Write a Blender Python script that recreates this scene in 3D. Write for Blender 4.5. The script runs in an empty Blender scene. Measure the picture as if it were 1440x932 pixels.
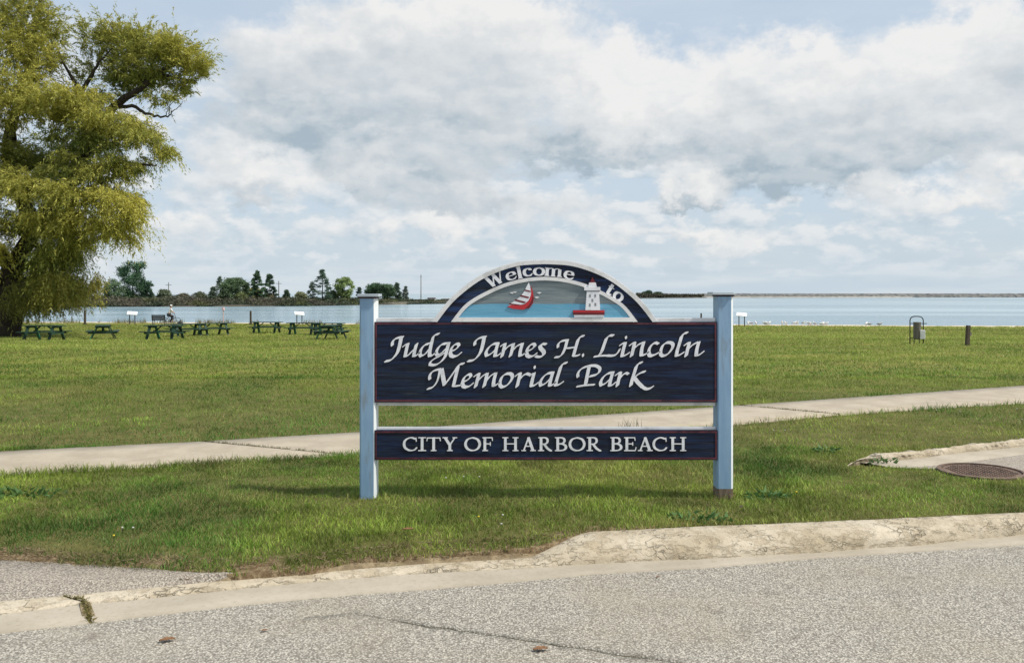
import bpy, bmesh, math, random
import numpy as np
from mathutils import Vector, Matrix
from mathutils.geometry import tessellate_polygon

random.seed(7)
RNG = np.random.default_rng(11)
C = bpy.context.scene.collection
scene = bpy.context.scene

# ------------------------------------------------------------------ camera
F = 1250.0            # focal length in pixels of the 1440 px wide photograph
HOR = 413.0           # row of the horizon
EYE = 1.65
cam_d = bpy.data.cameras.new('camera')
cam = bpy.data.objects.new('camera', cam_d); C.objects.link(cam)
cam.location = (0, 0, EYE); cam.rotation_euler = (math.pi / 2, 0, 0)
cam_d.sensor_width = 36; cam_d.lens = 36 * F / 1440
cam_d.shift_y = -(466 - HOR) / 1440
cam_d.clip_start = 0.1; cam_d.clip_end = 9000
scene.camera = cam

# ------------------------------------------------------------------ view / light
scene.view_settings.view_transform = 'Standard'
scene.view_settings.look = 'None'
scene.view_settings.exposure = 0.32
scene.view_settings.gamma = 1
scene.view_settings.use_curve_mapping = False
scene.cycles.max_bounces = 6
scene.cycles.transparent_max_bounces = 8

SUN_EL, SUN_AZ = math.radians(53), math.radians(107)     # azimuth from +Y towards +X
sd = Vector((math.sin(SUN_AZ) * math.cos(SUN_EL), math.cos(SUN_AZ) * math.cos(SUN_EL), math.sin(SUN_EL)))
sun_l = bpy.data.lights.new('sun', 'SUN'); sun_l.energy = 3.6; sun_l.angle = math.radians(3.5)
sun_l.color = (1.0, 0.93, 0.82)
sun = bpy.data.objects.new('sun', sun_l); C.objects.link(sun)
sun.rotation_euler = sd.to_track_quat('Z', 'Y').to_euler(); sun.location = (30, 0, 40)


# ------------------------------------------------------------------ node mini-language
class V:
    """a float socket with arithmetic"""
    def __init__(s, nt, sock): s.nt, s.s = nt, sock
    def _m(s, op, *a, clamp=False):
        n = s.nt.nodes.new('ShaderNodeMath'); n.operation = op; n.use_clamp = clamp
        for i, q in enumerate((s,) + a):
            if isinstance(q, V): s.nt.links.new(q.s, n.inputs[i])
            else: n.inputs[i].default_value = q
        return V(s.nt, n.outputs[0])
    def __add__(s, o): return s._m('ADD', o)
    def __radd__(s, o): return s._m('ADD', o)
    def __sub__(s, o): return s._m('SUBTRACT', o)
    def __mul__(s, o): return s._m('MULTIPLY', o)
    def __rmul__(s, o): return s._m('MULTIPLY', o)
    def __truediv__(s, o): return s._m('DIVIDE', o)
    def exp(s): return s._m('EXPONENT')
    def clamp(s): return s._m('ADD', 0.0, clamp=True)
    def ss(s, a, b):
        n = s.nt.nodes.new('ShaderNodeMapRange'); n.interpolation_type = 'SMOOTHSTEP'
        s.nt.links.new(s.s, n.inputs['Value']); n.inputs['From Min'].default_value = a
        n.inputs['From Max'].default_value = b
        return V(s.nt, n.outputs['Result'])
    def lin(s, a, b, c=0.0, d=1.0):
        n = s.nt.nodes.new('ShaderNodeMapRange')
        s.nt.links.new(s.s, n.inputs['Value'])
        for k, q in (('From Min', a), ('From Max', b), ('To Min', c), ('To Max', d)): n.inputs[k].default_value = q
        return V(s.nt, n.outputs['Result'])


def mixc(nt, f, a, b):
    n = nt.nodes.new('ShaderNodeMix'); n.data_type = 'RGBA'
    if isinstance(f, V): nt.links.new(f.s, n.inputs[0])
    else: n.inputs[0].default_value = f
    for i, q in ((6, a), (7, b)):
        if isinstance(q, (tuple, list)): n.inputs[i].default_value = (*q[:3], 1)
        else: nt.links.new(q, n.inputs[i])
    return n.outputs[2]


def noise(nt, vec, scale, detail=4, rough=0.55, dist=0.0):
    n = nt.nodes.new('ShaderNodeTexNoise'); n.inputs['Scale'].default_value = scale
    n.inputs['Detail'].default_value = detail; n.inputs['Roughness'].default_value = rough
    n.inputs['Distortion'].default_value = dist
    nt.links.new(vec, n.inputs['Vector'])
    return V(nt, n.outputs['Fac'])


def mapping(nt, vec, scale=(1, 1, 1), loc=(0, 0, 0)):
    n = nt.nodes.new('ShaderNodeMapping'); n.inputs['Scale'].default_value = scale
    n.inputs['Location'].default_value = loc
    nt.links.new(vec, n.inputs['Vector'])
    return n.outputs[0]


# ------------------------------------------------------------------ world: clear sky with procedural cumulus
world = bpy.data.worlds.new('World'); scene.world = world; world.use_nodes = True
nt = world.node_tree; nt.nodes.clear()
wout = nt.nodes.new('ShaderNodeOutputWorld'); bg = nt.nodes.new('ShaderNodeBackground')
nt.links.new(bg.outputs[0], wout.inputs[0]); bg.inputs['Strength'].default_value = 0.1
sky = nt.nodes.new('ShaderNodeTexSky'); sky.sky_type = 'NISHITA'; sky.sun_disc = False
sky.sun_elevation = SUN_EL; sky.sun_rotation = SUN_AZ; sky.air_density = 1.0; sky.dust_density = 1.5
tc = nt.nodes.new('ShaderNodeTexCoord'); gen = tc.outputs['Generated']
sx = nt.nodes.new('ShaderNodeSeparateXYZ'); nt.links.new(gen, sx.inputs[0])
wx, wy, wz = V(nt, sx.outputs[0]), V(nt, sx.outputs[1]), V(nt, sx.outputs[2])
az = wx._m('ARCTAN2', wy); el = wz._m('ARCSINE')
n_big = noise(nt, mapping(nt, gen, (1, 1, 2.0)), 5.5, 5, 0.55)
n_med = noise(nt, mapping(nt, gen, (1, 1, 1.5), (3, 1, 7)), 17, 6, 0.58)
n_fin = noise(nt, mapping(nt, gen, (1, 1, 1.5), (9, 4, 2)), 42, 5, 0.6)
n_wx = noise(nt, mapping(nt, gen, (1, 1, 1.3), (1, 8, 5)), 15, 6, 0.62)
n_wy = noise(nt, mapping(nt, gen, (1, 1, 1.3), (6, 2, 3)), 15, 6, 0.62)
# relief light: the same noise sampled a little towards the sun (up and to the right)
n_md2 = noise(nt, mapping(nt, gen, (1, 1, 1.5), (3 + .010, 1, 7 + .022)), 17, 6, 0.58)
emb = (n_med - n_md2)
n_lo = noise(nt, mapping(nt, gen, (1, 1, 2.1), (2, 6, 4)), 20, 5, 0.55)
n_lo2 = noise(nt, mapping(nt, gen, (1, 1, 2.1), (2 + .006, 6, 4 + .022)), 20, 5, 0.55)
azw = az + (n_wx - 0.5) * 0.13
elw = el + (n_wy - 0.5) * 0.11
# clouds of the day: (column, row, half width, half height, weight, brightness of the mass 0..1)
clouds = [(600, 45, 150, 60, 1.0, .62), (720, 60, 90, 60, .9, .7), (420, 70, 120, 45, .7, .55),
          (450, 165, 150, 44, 1.1, .05), (560, 240, 80, 22, .8, .0), (640, 150, 110, 50, .9, .40), (620, 215, 120, 30, .7, .2),
          (905, 125, 75, 55, 1.3, 1.15), (830, 130, 60, 50, .8, .85), (870, 215, 130, 24, 1.0, .0),
          (1110, 110, 105, 52, 1.2, .75), (1170, 165, 90, 45, .9, .45), (1140, 240, 125, 26, 1.2, -.1), (1010, 190, 60, 35, .7, .4),
          (1310, 75, 75, 48, 1.1, .95), (1430, 50, 60, 60, .8, .55), (1390, 115, 60, 30, .6, .2), (1400, 160, 90, 45, .9, .65), (1330, 200, 80, 35, .6, .25),
          (385, 248, 60, 28, .9, 1.0), (520, 215, 45, 22, .8, .9), (330, 270, 60, 18, .6, .3),
          (600, 250, 100, 30, .8, .65), (650, 285, 110, 14, .7, .1), (500, 325, 110, 20, .6, .8), (620, 315, 60, 22, .7, .95),
          (978, 258, 38, 22, 1.1, 1.15), (975, 284, 40, 8, .7, .1), (1228, 264, 32, 14, .9, 1.0), (1400, 240, 30, 18, .8, 1.0),
          (1060, 325, 90, 20, .7, .85), (780, 300, 90, 22, .7, .7), (1320, 285, 80, 18, .7, .8), (880, 330, 120, 16, .5, .7),
          (240, 320, 80, 24, .6, .8), (310, 225, 50, 30, .6, .7), (60, 60, 130, 60, .5, .6)]
accW = accV = accB = None
for (cx, cy, rx, ry, w, b) in clouds:
    a0 = math.atan((cx - 720) / F); e0 = math.atan((HOR - cy) / F * math.cos(a0))
    du = (azw - a0) * (F / rx); dv = (elw - e0) * (F / ry)
    g = ((du * du + dv * dv) * -1.0).exp() * w
    gv = g * dv; gb = g * b
    accW = g if accW is None else accW + g
    accV = gv if accV is None else accV + gv
    accB = gb if accB is None else accB + gb
behind = wy.ss(0.78, 0.55)                                  # elsewhere the same kind of broken cloud
front = behind * -1.0 + 1.0
dens_f = accW + (n_med - 0.5) * 0.55 + (n_big - 0.5) * 0.3 + (n_fin - 0.5) * 0.3
dens_b = (n_big - 0.40) * 5.0 + (n_med - 0.5) * 1.5
dens = dens_f * front + dens_b * behind
mask = dens.ss(0.16, 0.70)
bright = (accB + 0.10) / (accW + 0.15)
vv = (accV / (accW + 0.3))
shade = bright * 1.18 + vv * 0.62 + (n_med - 0.5) * 0.32 + (n_fin - 0.5) * 0.22 + emb * 0.6 + 0.0
shade_b = (n_med - 0.5) * 1.6 + (n_fin - 0.5) * 0.8 + 0.5
shade = (shade * front + shade_b * behind).clamp()
ccol = mixc(nt, shade, (3.05, 3.75, 4.3), (7.2, 7.1, 6.95))
blue = mixc(nt, 0.68, sky.outputs[0], (4.9, 5.8, 6.8))
thin = noise(nt, mapping(nt, gen, (1, 1, 3.2), (2, 7, 1)), 4.0, 5, 0.6).ss(0.35, 0.75)
blue2 = mixc(nt, thin * 0.5 + 0.1, blue, (5.2, 5.8, 6.3))
c0 = mixc(nt, mask * 0.9, blue2, ccol)
# rows of small fair-weather puffs low in the sky
lowm = (n_lo.ss(0.43, 0.56) * el.ss(0.0, 0.035) * el.ss(0.30, 0.20)) * ((mask * -0.6) + 1.0)
lcol = mixc(nt, ((n_lo - n_lo2) * 3.2 + 0.55 + (n_fin - 0.5) * 0.8).clamp(), (4.1, 4.9, 5.55), (6.7, 6.8, 6.85))
c1 = mixc(nt, lowm * 0.78, c0, lcol)
hz = el.ss(0.075, 0.0)
streak = noise(nt, mapping(nt, gen, (1, 1, 10), (5, 5, 5)), 6, 5, 0.55)
hcol = mixc(nt, streak.ss(0.38, 0.65), (4.65, 5.5, 6.2), (5.8, 6.3, 6.6))
c2 = mixc(nt, hz * 0.7, c1, hcol)
nt.links.new(c2, bg.inputs['Color'])


# ------------------------------------------------------------------ materials
def base_mat(name):
    m = bpy.data.materials.new(name); m.use_nodes = True
    t = m.node_tree; b = t.nodes['Principled BSDF']
    tcn = t.nodes.new('ShaderNodeTexCoord')
    return m, t, b, tcn.outputs['Object']


def add_bump(t, b, h, strength, dist):
    n = t.nodes.new('ShaderNodeBump'); n.inputs['Strength'].default_value = strength
    n.inputs['Distance'].default_value = dist
    t.links.new(h.s if isinstance(h, V) else h, n.inputs['Height'])
    t.links.new(n.outputs[0], b.inputs['Normal'])


def pm(name, c1, c2, scale=8, rough=0.7, bump=0.3, bdist=0.004, stretch=(1, 1, 1), lo=.35, hi=.65,
       c3=None, s3=3, metallic=0, spec=0.4, bscale=None):
    m, t, b, oc = base_mat(name)
    v = mapping(t, oc, stretch)
    n1 = noise(t, v, scale, 6, 0.6)
    col = mixc(t, n1.ss(lo, hi), c1, c2)
    if c3:
        n3 = noise(t, mapping(t, oc, stretch, (4, 9, 2)), s3, 5, 0.6)
        col = mixc(t, n3.ss(.52, .68), col, c3)
    t.links.new(col, b.inputs['Base Color'])
    b.inputs['Roughness'].default_value = rough; b.inputs['Metallic'].default_value = metallic
    b.inputs['Specular IOR Level'].default_value = spec
    if bump: add_bump(t, b, noise(t, v, (bscale or scale * 3), 4, .6), bump, bdist)
    return m


def attr_mat(name, translucent=0.35, rough=0.6):
    m = bpy.data.materials.new(name); m.use_nodes = True
    t = m.node_tree; b = t.nodes['Principled BSDF']; out = t.nodes['Material Output']
    a = t.nodes.new('ShaderNodeAttribute'); a.attribute_name = 'tint'
    t.links.new(a.outputs['Color'], b.inputs['Base Color']); b.inputs['Roughness'].default_value = rough
    b.inputs['Specular IOR Level'].default_value = 0.25
    if translucent:
        tr = t.nodes.new('ShaderNodeBsdfTranslucent'); t.links.new(a.outputs['Color'], tr.inputs['Color'])
        mx = t.nodes.new('ShaderNodeMixShader'); mx.inputs[0].default_value = translucent
        t.links.new(b.outputs[0], mx.inputs[1]); t.links.new(tr.outputs[0], mx.inputs[2])
        t.links.new(mx.outputs[0], out.inputs['Surface'])
    return m


def asphalt_mat(name, c_lo, c_mid, c_hi, tint=(.30, .27, .20)):
    m, t, b, oc = base_mat(name)
    vo = t.nodes.new('ShaderNodeTexVoronoi'); vo.inputs['Scale'].default_value = 92
    t.links.new(oc, vo.inputs['Vector'])
    se = t.nodes.new('ShaderNodeSeparateColor'); t.links.new(vo.outputs['Color'], se.inputs[0])
    r = V(t, se.outputs[0])
    st = mixc(t, r.ss(.35, .95), c_mid, c_hi)
    dist = V(t, vo.outputs['Distance'])
    n2 = noise(t, oc, 240, 3, .7)
    gap = (dist + (n2 - .5) * .5).ss(.42, .66)
    col = mixc(t, gap * 0.9, st, c_lo)
    big = noise(t, oc, 1.1, 5, .6)
    col = mixc(t, big.ss(.4, .7) * .35, col, tint)
    lane = noise(t, mapping(t, oc, (.35, 1.6, 1), (3, 2, 0)), .9, 4, .55)
    col = mixc(t, lane.ss(.52, .75) * .35, col, (c_hi[0] * .8, c_hi[1] * .78, c_hi[2] * .74))
    stain = noise(t, mapping(t, oc, (1, 1, 1), (8, 3, 0)), 3.3, 6, .7)
    col = mixc(t, stain.ss(.56, .74) * .6, col, (c_lo[0] * .8, c_lo[1] * .75, c_lo[2] * .7))
    pit = noise(t, oc, 60, 4, .7).ss(.60, .72)
    col = mixc(t, pit * .55, col, (.06, .055, .05))
    t.links.new(col, b.inputs['Base Color']); b.inputs['Roughness'].default_value = .85
    b.inputs['Specular IOR Level'].default_value = .3
    h = dist * -1.0 + (n2 * .4) + pit * -.5
    add_bump(t, b, h, .8, .006)
    return m


def concrete_mat(name, c1, c2, dirt, rough_amt=.4, bd=.006, bs=30, cracks=0.0):
    m, t, b, oc = base_mat(name)
    n1 = noise(t, oc, 2.2, 6, .65); n2 = noise(t, oc, 26, 5, .7); n3 = noise(t, oc, 130, 3, .7)
    col = mixc(t, n1.ss(.35, .65), c1, c2)
    col = mixc(t, n2.ss(.5, .75) * .6, col, dirt)
    col = mixc(t, n3.ss(.55, .75) * .3, col, (dirt[0] * .5, dirt[1] * .5, dirt[2] * .5))
    t.links.new(col, b.inputs['Base Color']); b.inputs['Roughness'].default_value = .85
    b.inputs['Specular IOR Level'].default_value = .25
    hh = n2 + n3 * .5
    if cracks:
        vo = t.nodes.new('ShaderNodeTexVoronoi'); vo.feature = 'DISTANCE_TO_EDGE'; vo.inputs['Scale'].default_value = 5.5
        wn = t.nodes.new('ShaderNodeTexNoise'); wn.inputs['Scale'].default_value = 9; wn.inputs['Detail'].default_value = 5
        t.links.new(oc, wn.inputs['Vector'])
        ad = t.nodes.new('ShaderNodeVectorMath'); ad.operation = 'MULTIPLY_ADD'; t.links.new(wn.outputs['Color'], ad.inputs[0])
        ad.inputs[1].default_value = (.35, .35, .35); t.links.new(mapping(t, oc, (.8, 1, 2.4)), ad.inputs[2])
        t.links.new(ad.outputs[0], vo.inputs['Vector'])
        ck = V(t, vo.outputs['Distance']).ss(.045, .0) * noise(t, oc, 2.6, 4, .6).ss(.44, .60)
        sp = t.nodes.new('ShaderNodeSeparateXYZ'); t.links.new(oc, sp.inputs[0])
        patch = noise(t, mapping(t, oc, (1, 1, 3)), 6, 6, .75).ss(.50, .60)
        col = mixc(t, patch * .38, col, (c1[0] * .78, c1[1] * .72, c1[2] * .62))
        col = mixc(t, ck * cracks, col, (.07, .055, .035))
        t.links.new(col, b.inputs['Base Color'])
        hh = hh + ck * -1.2 + patch * -.55
    add_bump(t, b, hh, rough_amt, bd)
    return m


M = {}
M['asphalt'] = asphalt_mat('aged_asphalt', (.165, .15, .13), (.34, .32, .285), (.56, .53, .465))
M['asphalt2'] = asphalt_mat('grey_asphalt', (.17, .15, .13), (.34, .305, .26), (.50, .455, .39), (.28, .24, .19))
M['gutter'] = concrete_mat('gutter_concrete', (.34, .305, .245), (.41, .37, .305), (.25, .21, .15), .4, .004)
M['curb'] = concrete_mat('worn_curb_concrete', (.44, .38, .28), (.56, .50, .40), (.32, .26, .18), .9, .011, 18, .38)
M['walk'] = concrete_mat('walk_concrete', (.345, .30, .235), (.42, .37, .295), (.27, .23, .175), .3, .002)
M['soil'] = pm('bare_soil', (.16, .12, .07), (.30, .24, .15), 9, .95, .9, .02, c3=(.09, .10, .03), s3=5)
M['joint'] = pm('dark_joint_soil', (.035, .035, .02), (.07, .065, .035), 20, .95)
M['sand'] = pm('shore_sand', (.50, .42, .30), (.60, .53, .42), 1.5, .9, .3, .02, c3=(.33, .28, .19), s3=.6)
M['navy'] = None


def navy_mat(nm='weathered_navy_paint', navy2=(.008, .021, .060)):
    m, t, b, oc = base_mat(nm)
    v = mapping(t, oc, (1, 1, 15)); v2 = mapping(t, oc, (1.6, 1, 40), (3, 0, 1))
    n1 = noise(t, v, 1.6, 6, .65); n2 = noise(t, v2, 2.6, 5, .7); n3 = noise(t, mapping(t, oc, (1, 1, 4), (7, 7, 7)), 1.3, 4, .6)
    col = mixc(t, n1.ss(.40, .60), (.004, .006, .020), navy2)
    col = mixc(t, n3.ss(.46, .64) * .75, col, (.012, .020, .026))
    col = mixc(t, n2.ss(.54, .72) * .42, col, (.075, .085, .09))
    col = mixc(t, noise(t, mapping(t, oc, (2, 1, 55), (1, 5, 1)), 3, 4, .6).ss(.6, .7) * .7, col, (.003, .004, .010))
    t.links.new(col, b.inputs['Base Color']); b.inputs['Roughness'].default_value = .55
    b.inputs['Specular IOR Level'].default_value = .25
    add_bump(t, b, n2 + n1, .5, .004)
    return m


M['navy'] = navy_mat(); M['navy_arch'] = navy_mat('blue_navy_arch_paint', (.012, .036, .11))
M['maroon'] = pm('maroon_border_paint', (.055, .010, .018), (.12, .028, .04), 6, .6, .2, .002, (1, 1, 1), c3=(.03, .008, .016), s3=9)
M['dkedge'] = pm('dark_panel_edge_paint', (.02, .008, .014), (.035, .012, .02), 6, .6, 0)
M['white'] = pm('white_sign_paint', (.66, .67, .69), (.76, .77, .78), 5, .5, .15, .002, c3=(.55, .56, .56), s3=7)
M['letter'] = pm('letter_white_paint', (.70, .72, .78), (.78, .80, .85), 9, .5, .2, .001, c3=(.62, .64, .68), s3=20)
M['black'] = pm('letter_shadow_outline', (.004, .004, .009), (.006, .006, .012), 9, .6, 0)  # shadow round the raised letters, put into colour as a black outline
M['postblue'] = pm('pale_blue_post_paint', (.190, .320, .480), (.235, .37, .525), 3, .5, .4, .003, (6, 6, 1), c3=(.20, .27, .34), s3=3)
M['postwhite'] = pm('sunlit_post_side', (.70, .76, .80), (.78, .82, .85), 3, .5, .1, .002)  # sunlight on the posts' right side, put into the colour as white
M['cap'] = pm('grey_cap_paint', (.33, .39, .45), (.46, .52, .58), 5, .55, .2, .002)
M['barewood'] = pm('bare_post_wood', (.10, .075, .055), (.19, .15, .11), 8, .9, .7, .004, (6, 6, 1))
M['picgrey'] = pm('picture_grey_sky', (.13, .175, .20), (.22, .26, .275), 2.4, .55, .4, .003, (1, 1, 14))
M['picblue'] = pm('picture_blue_water', (.105, .33, .50), (.15, .39, .56), 3, .5, .3, .002, (1, 1, 12))
M['red'] = pm('red_picture_paint', (.42, .02, .03), (.50, .03, .04), 6, .5, .1)
M['darkred'] = pm('dark_red_picture_paint', (.12, .008, .014), (.16, .012, .02), 6, .5, .1)
M['grey'] = pm('grey_picture_paint', (.20, .22, .24), (.26, .28, .30), 6, .5, .1)
M['grass'] = attr_mat('grass_blades', .28, .55)
M['leaf'] = attr_mat('tree_leaves', .38, .55)
M['leaf_far'] = attr_mat('distant_leaves', .15, .8)
M['bark'] = pm('dark_bark', (.028, .022, .016), (.06, .048, .035), 3, .95, .9, .04, (3, 3, 1))
M['table'] = pm('dark_green_table_paint', (.009, .034, .022), (.018, .058, .036), 5, .7, .2, .003)
M['tablegreen'] = pm('sunlit_table_green', (.03, .16, .09), (.05, .20, .12), 5, .6, .2, .003)  # lit version of the table green, sunlight put into the colour
M['darkmetal'] = pm('dark_metal', (.02, .022, .025), (.04, .042, .045), 9, .5, .1, .002)
M['darkwood'] = pm('weathered_dark_wood', (.05, .04, .03), (.10, .08, .06), 6, .9, .5, .005, (5, 5, 1))
M['greywood'] = pm('grey_slats', (.13, .12, .105), (.20, .185, .16), 8, .8, .3, .003, (8, 8, 1))
M['rust'] = pm('rusty_iron', (.11, .072, .055), (.18, .125, .095), 25, .8, .6, .003, c3=(.06, .045, .04), s3=9)
M['rock'] = pm('breakwater_rock', (.07, .078, .082), (.18, .18, .175), .35, .9, .6, .3, c3=(.045, .05, .055), s3=.2)
M['rockpale'] = pm('pale_ledge_rock', (.26, .25, .23), (.36, .345, .32), .2, .9, .4, .2)
M['bank'] = pm('far_bank_earth', (.03, .032, .026), (.07, .065, .05), .25, .95, .5, .2, c3=(.15, .14, .11), s3=.08)
M['panel'] = pm('white_display_panel', (.75, .78, .80), (.82, .84, .86), 3, .35, 0)
M['pink'] = pm('pale_pink_pole_paint', (.50, .36, .38), (.60, .45, .46), 3, .6, 0)
M['skin'] = pm('skin', (.45, .27, .19), (.50, .31, .22), 8, .6, 0)
M['shirt'] = pm('white_shirt_cloth', (.70, .72, .76), (.78, .80, .82), 8, .8, .2)
M['trousers'] = pm('dark_trousers_cloth', (.03, .035, .05), (.05, .055, .075), 8, .85, .2)
M['hair'] = pm('dark_hair', (.03, .022, .016), (.05, .04, .03), 20, .8, .2)
M['gull'] = pm('gull_feathers', (.74, .75, .76), (.82, .82, .82), 8, .7, 0)
M['gullwing'] = pm('gull_grey_wing', (.30, .32, .35), (.40, .42, .45), 8, .7, 0)
M['beak'] = pm('yellow_beak', (.45, .30, .05), (.5, .35, .06), 8, .6, 0)
M['shed'] = pm('white_shed_boards', (.55, .56, .55), (.66, .66, .64), 1, .8, .1)
M['roof'] = pm('brown_shed_roof', (.12, .09, .07), (.18, .13, .10), 1, .9, .1)
M['pole'] = pm('grey_pole', (.17, .17, .165), (.25, .25, .24), 1, .9, 0)
M['deadleaf'] = pm('dead_leaf', (.15, .075, .035), (.24, .13, .06), 30, .8, .3, .001)
M['flower'] = pm('clover_flower', (.45, .46, .42), (.55, .55, .50), 30, .8, 0)
M['dandelion'] = pm('dandelion_flower', (.60, .45, .04), (.70, .55, .06), 30, .8, 0)


def lawn_mat():
    m, t, b, oc = base_mat('lawn_turf')
    n1 = noise(t, oc, .35, 6, .6); n2 = noise(t, oc, 3.5, 6, .7); n3 = noise(t, mapping(t, oc, (1, .45, 1)), .9, 5, .65)
    col = mixc(t, n1.ss(.35, .65), (.13, .155, .030), (.21, .205, .050))
    col = mixc(t, n3.ss(.45, .7) * .6, col, (.10, .135, .026))
    col = mixc(t, n2.ss(.45, .75) * .55, col, (.16, .15, .055))
    at_ = t.nodes.new('ShaderNodeAttribute'); at_.attribute_name = 'tint'
    so = V(t, at_.outputs['Fac'])
    soil = mixc(t, noise(t, oc, 30, 5, .7).ss(.4, .65), (.13, .09, .05), (.27, .21, .13))
    sp = t.nodes.new('ShaderNodeSeparateXYZ'); t.links.new(oc, sp.inputs[0])
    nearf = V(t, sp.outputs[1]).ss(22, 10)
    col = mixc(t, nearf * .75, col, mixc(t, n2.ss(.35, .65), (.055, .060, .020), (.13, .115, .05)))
    col = mixc(t, so.ss(.05, .5), col, soil)
    t.links.new(col, b.inputs['Base Color']); b.inputs['Roughness'].default_value = .9
    b.inputs['Specular IOR Level'].default_value = .1
    add_bump(t, b, n2 + noise(t, oc, 22, 4, .7) * .5, .9, .05)
    return m


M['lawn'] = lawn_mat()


def water_mat():
    m, t, b, oc = base_mat('lake_surface')
    w1 = noise(t, mapping(t, oc, (.35, 1, 1)), .9, 5, .65)
    w2 = noise(t, mapping(t, oc, (.30, 1, 1), (5, 3, 0)), .06, 5, .6)
    w3 = noise(t, mapping(t, oc, (.12, 1, 1), (15, 3, 0)), .035, 4, .6)
    b.inputs['Roughness'].default_value = .16
    b.inputs['IOR'].default_value = 1.33
    col = mixc(t, w3.ss(.4, .62), (.15, .25, .31), (.31, .42, .48))
    t.links.new(col, b.inputs['Base Color'])
    add_bump(t, b, w1 * .7 + w2 * 2.8, .75, .5)
    return m


M['water'] = water_mat()


# ------------------------------------------------------------------ object helpers
def tag(o, label=None, cat=None, group=None, kind=None):
    if label: o['label'] = label
    if cat: o['category'] = cat
    if group: o['group'] = group
    if kind: o['kind'] = kind
    return o


def empty(name, loc, rz=0.0):
    o = bpy.data.objects.new(name, None); C.objects.link(o)
    o.location = loc; o.rotation_euler = (0, 0, rz); o.empty_display_size = .2
    return o


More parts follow.
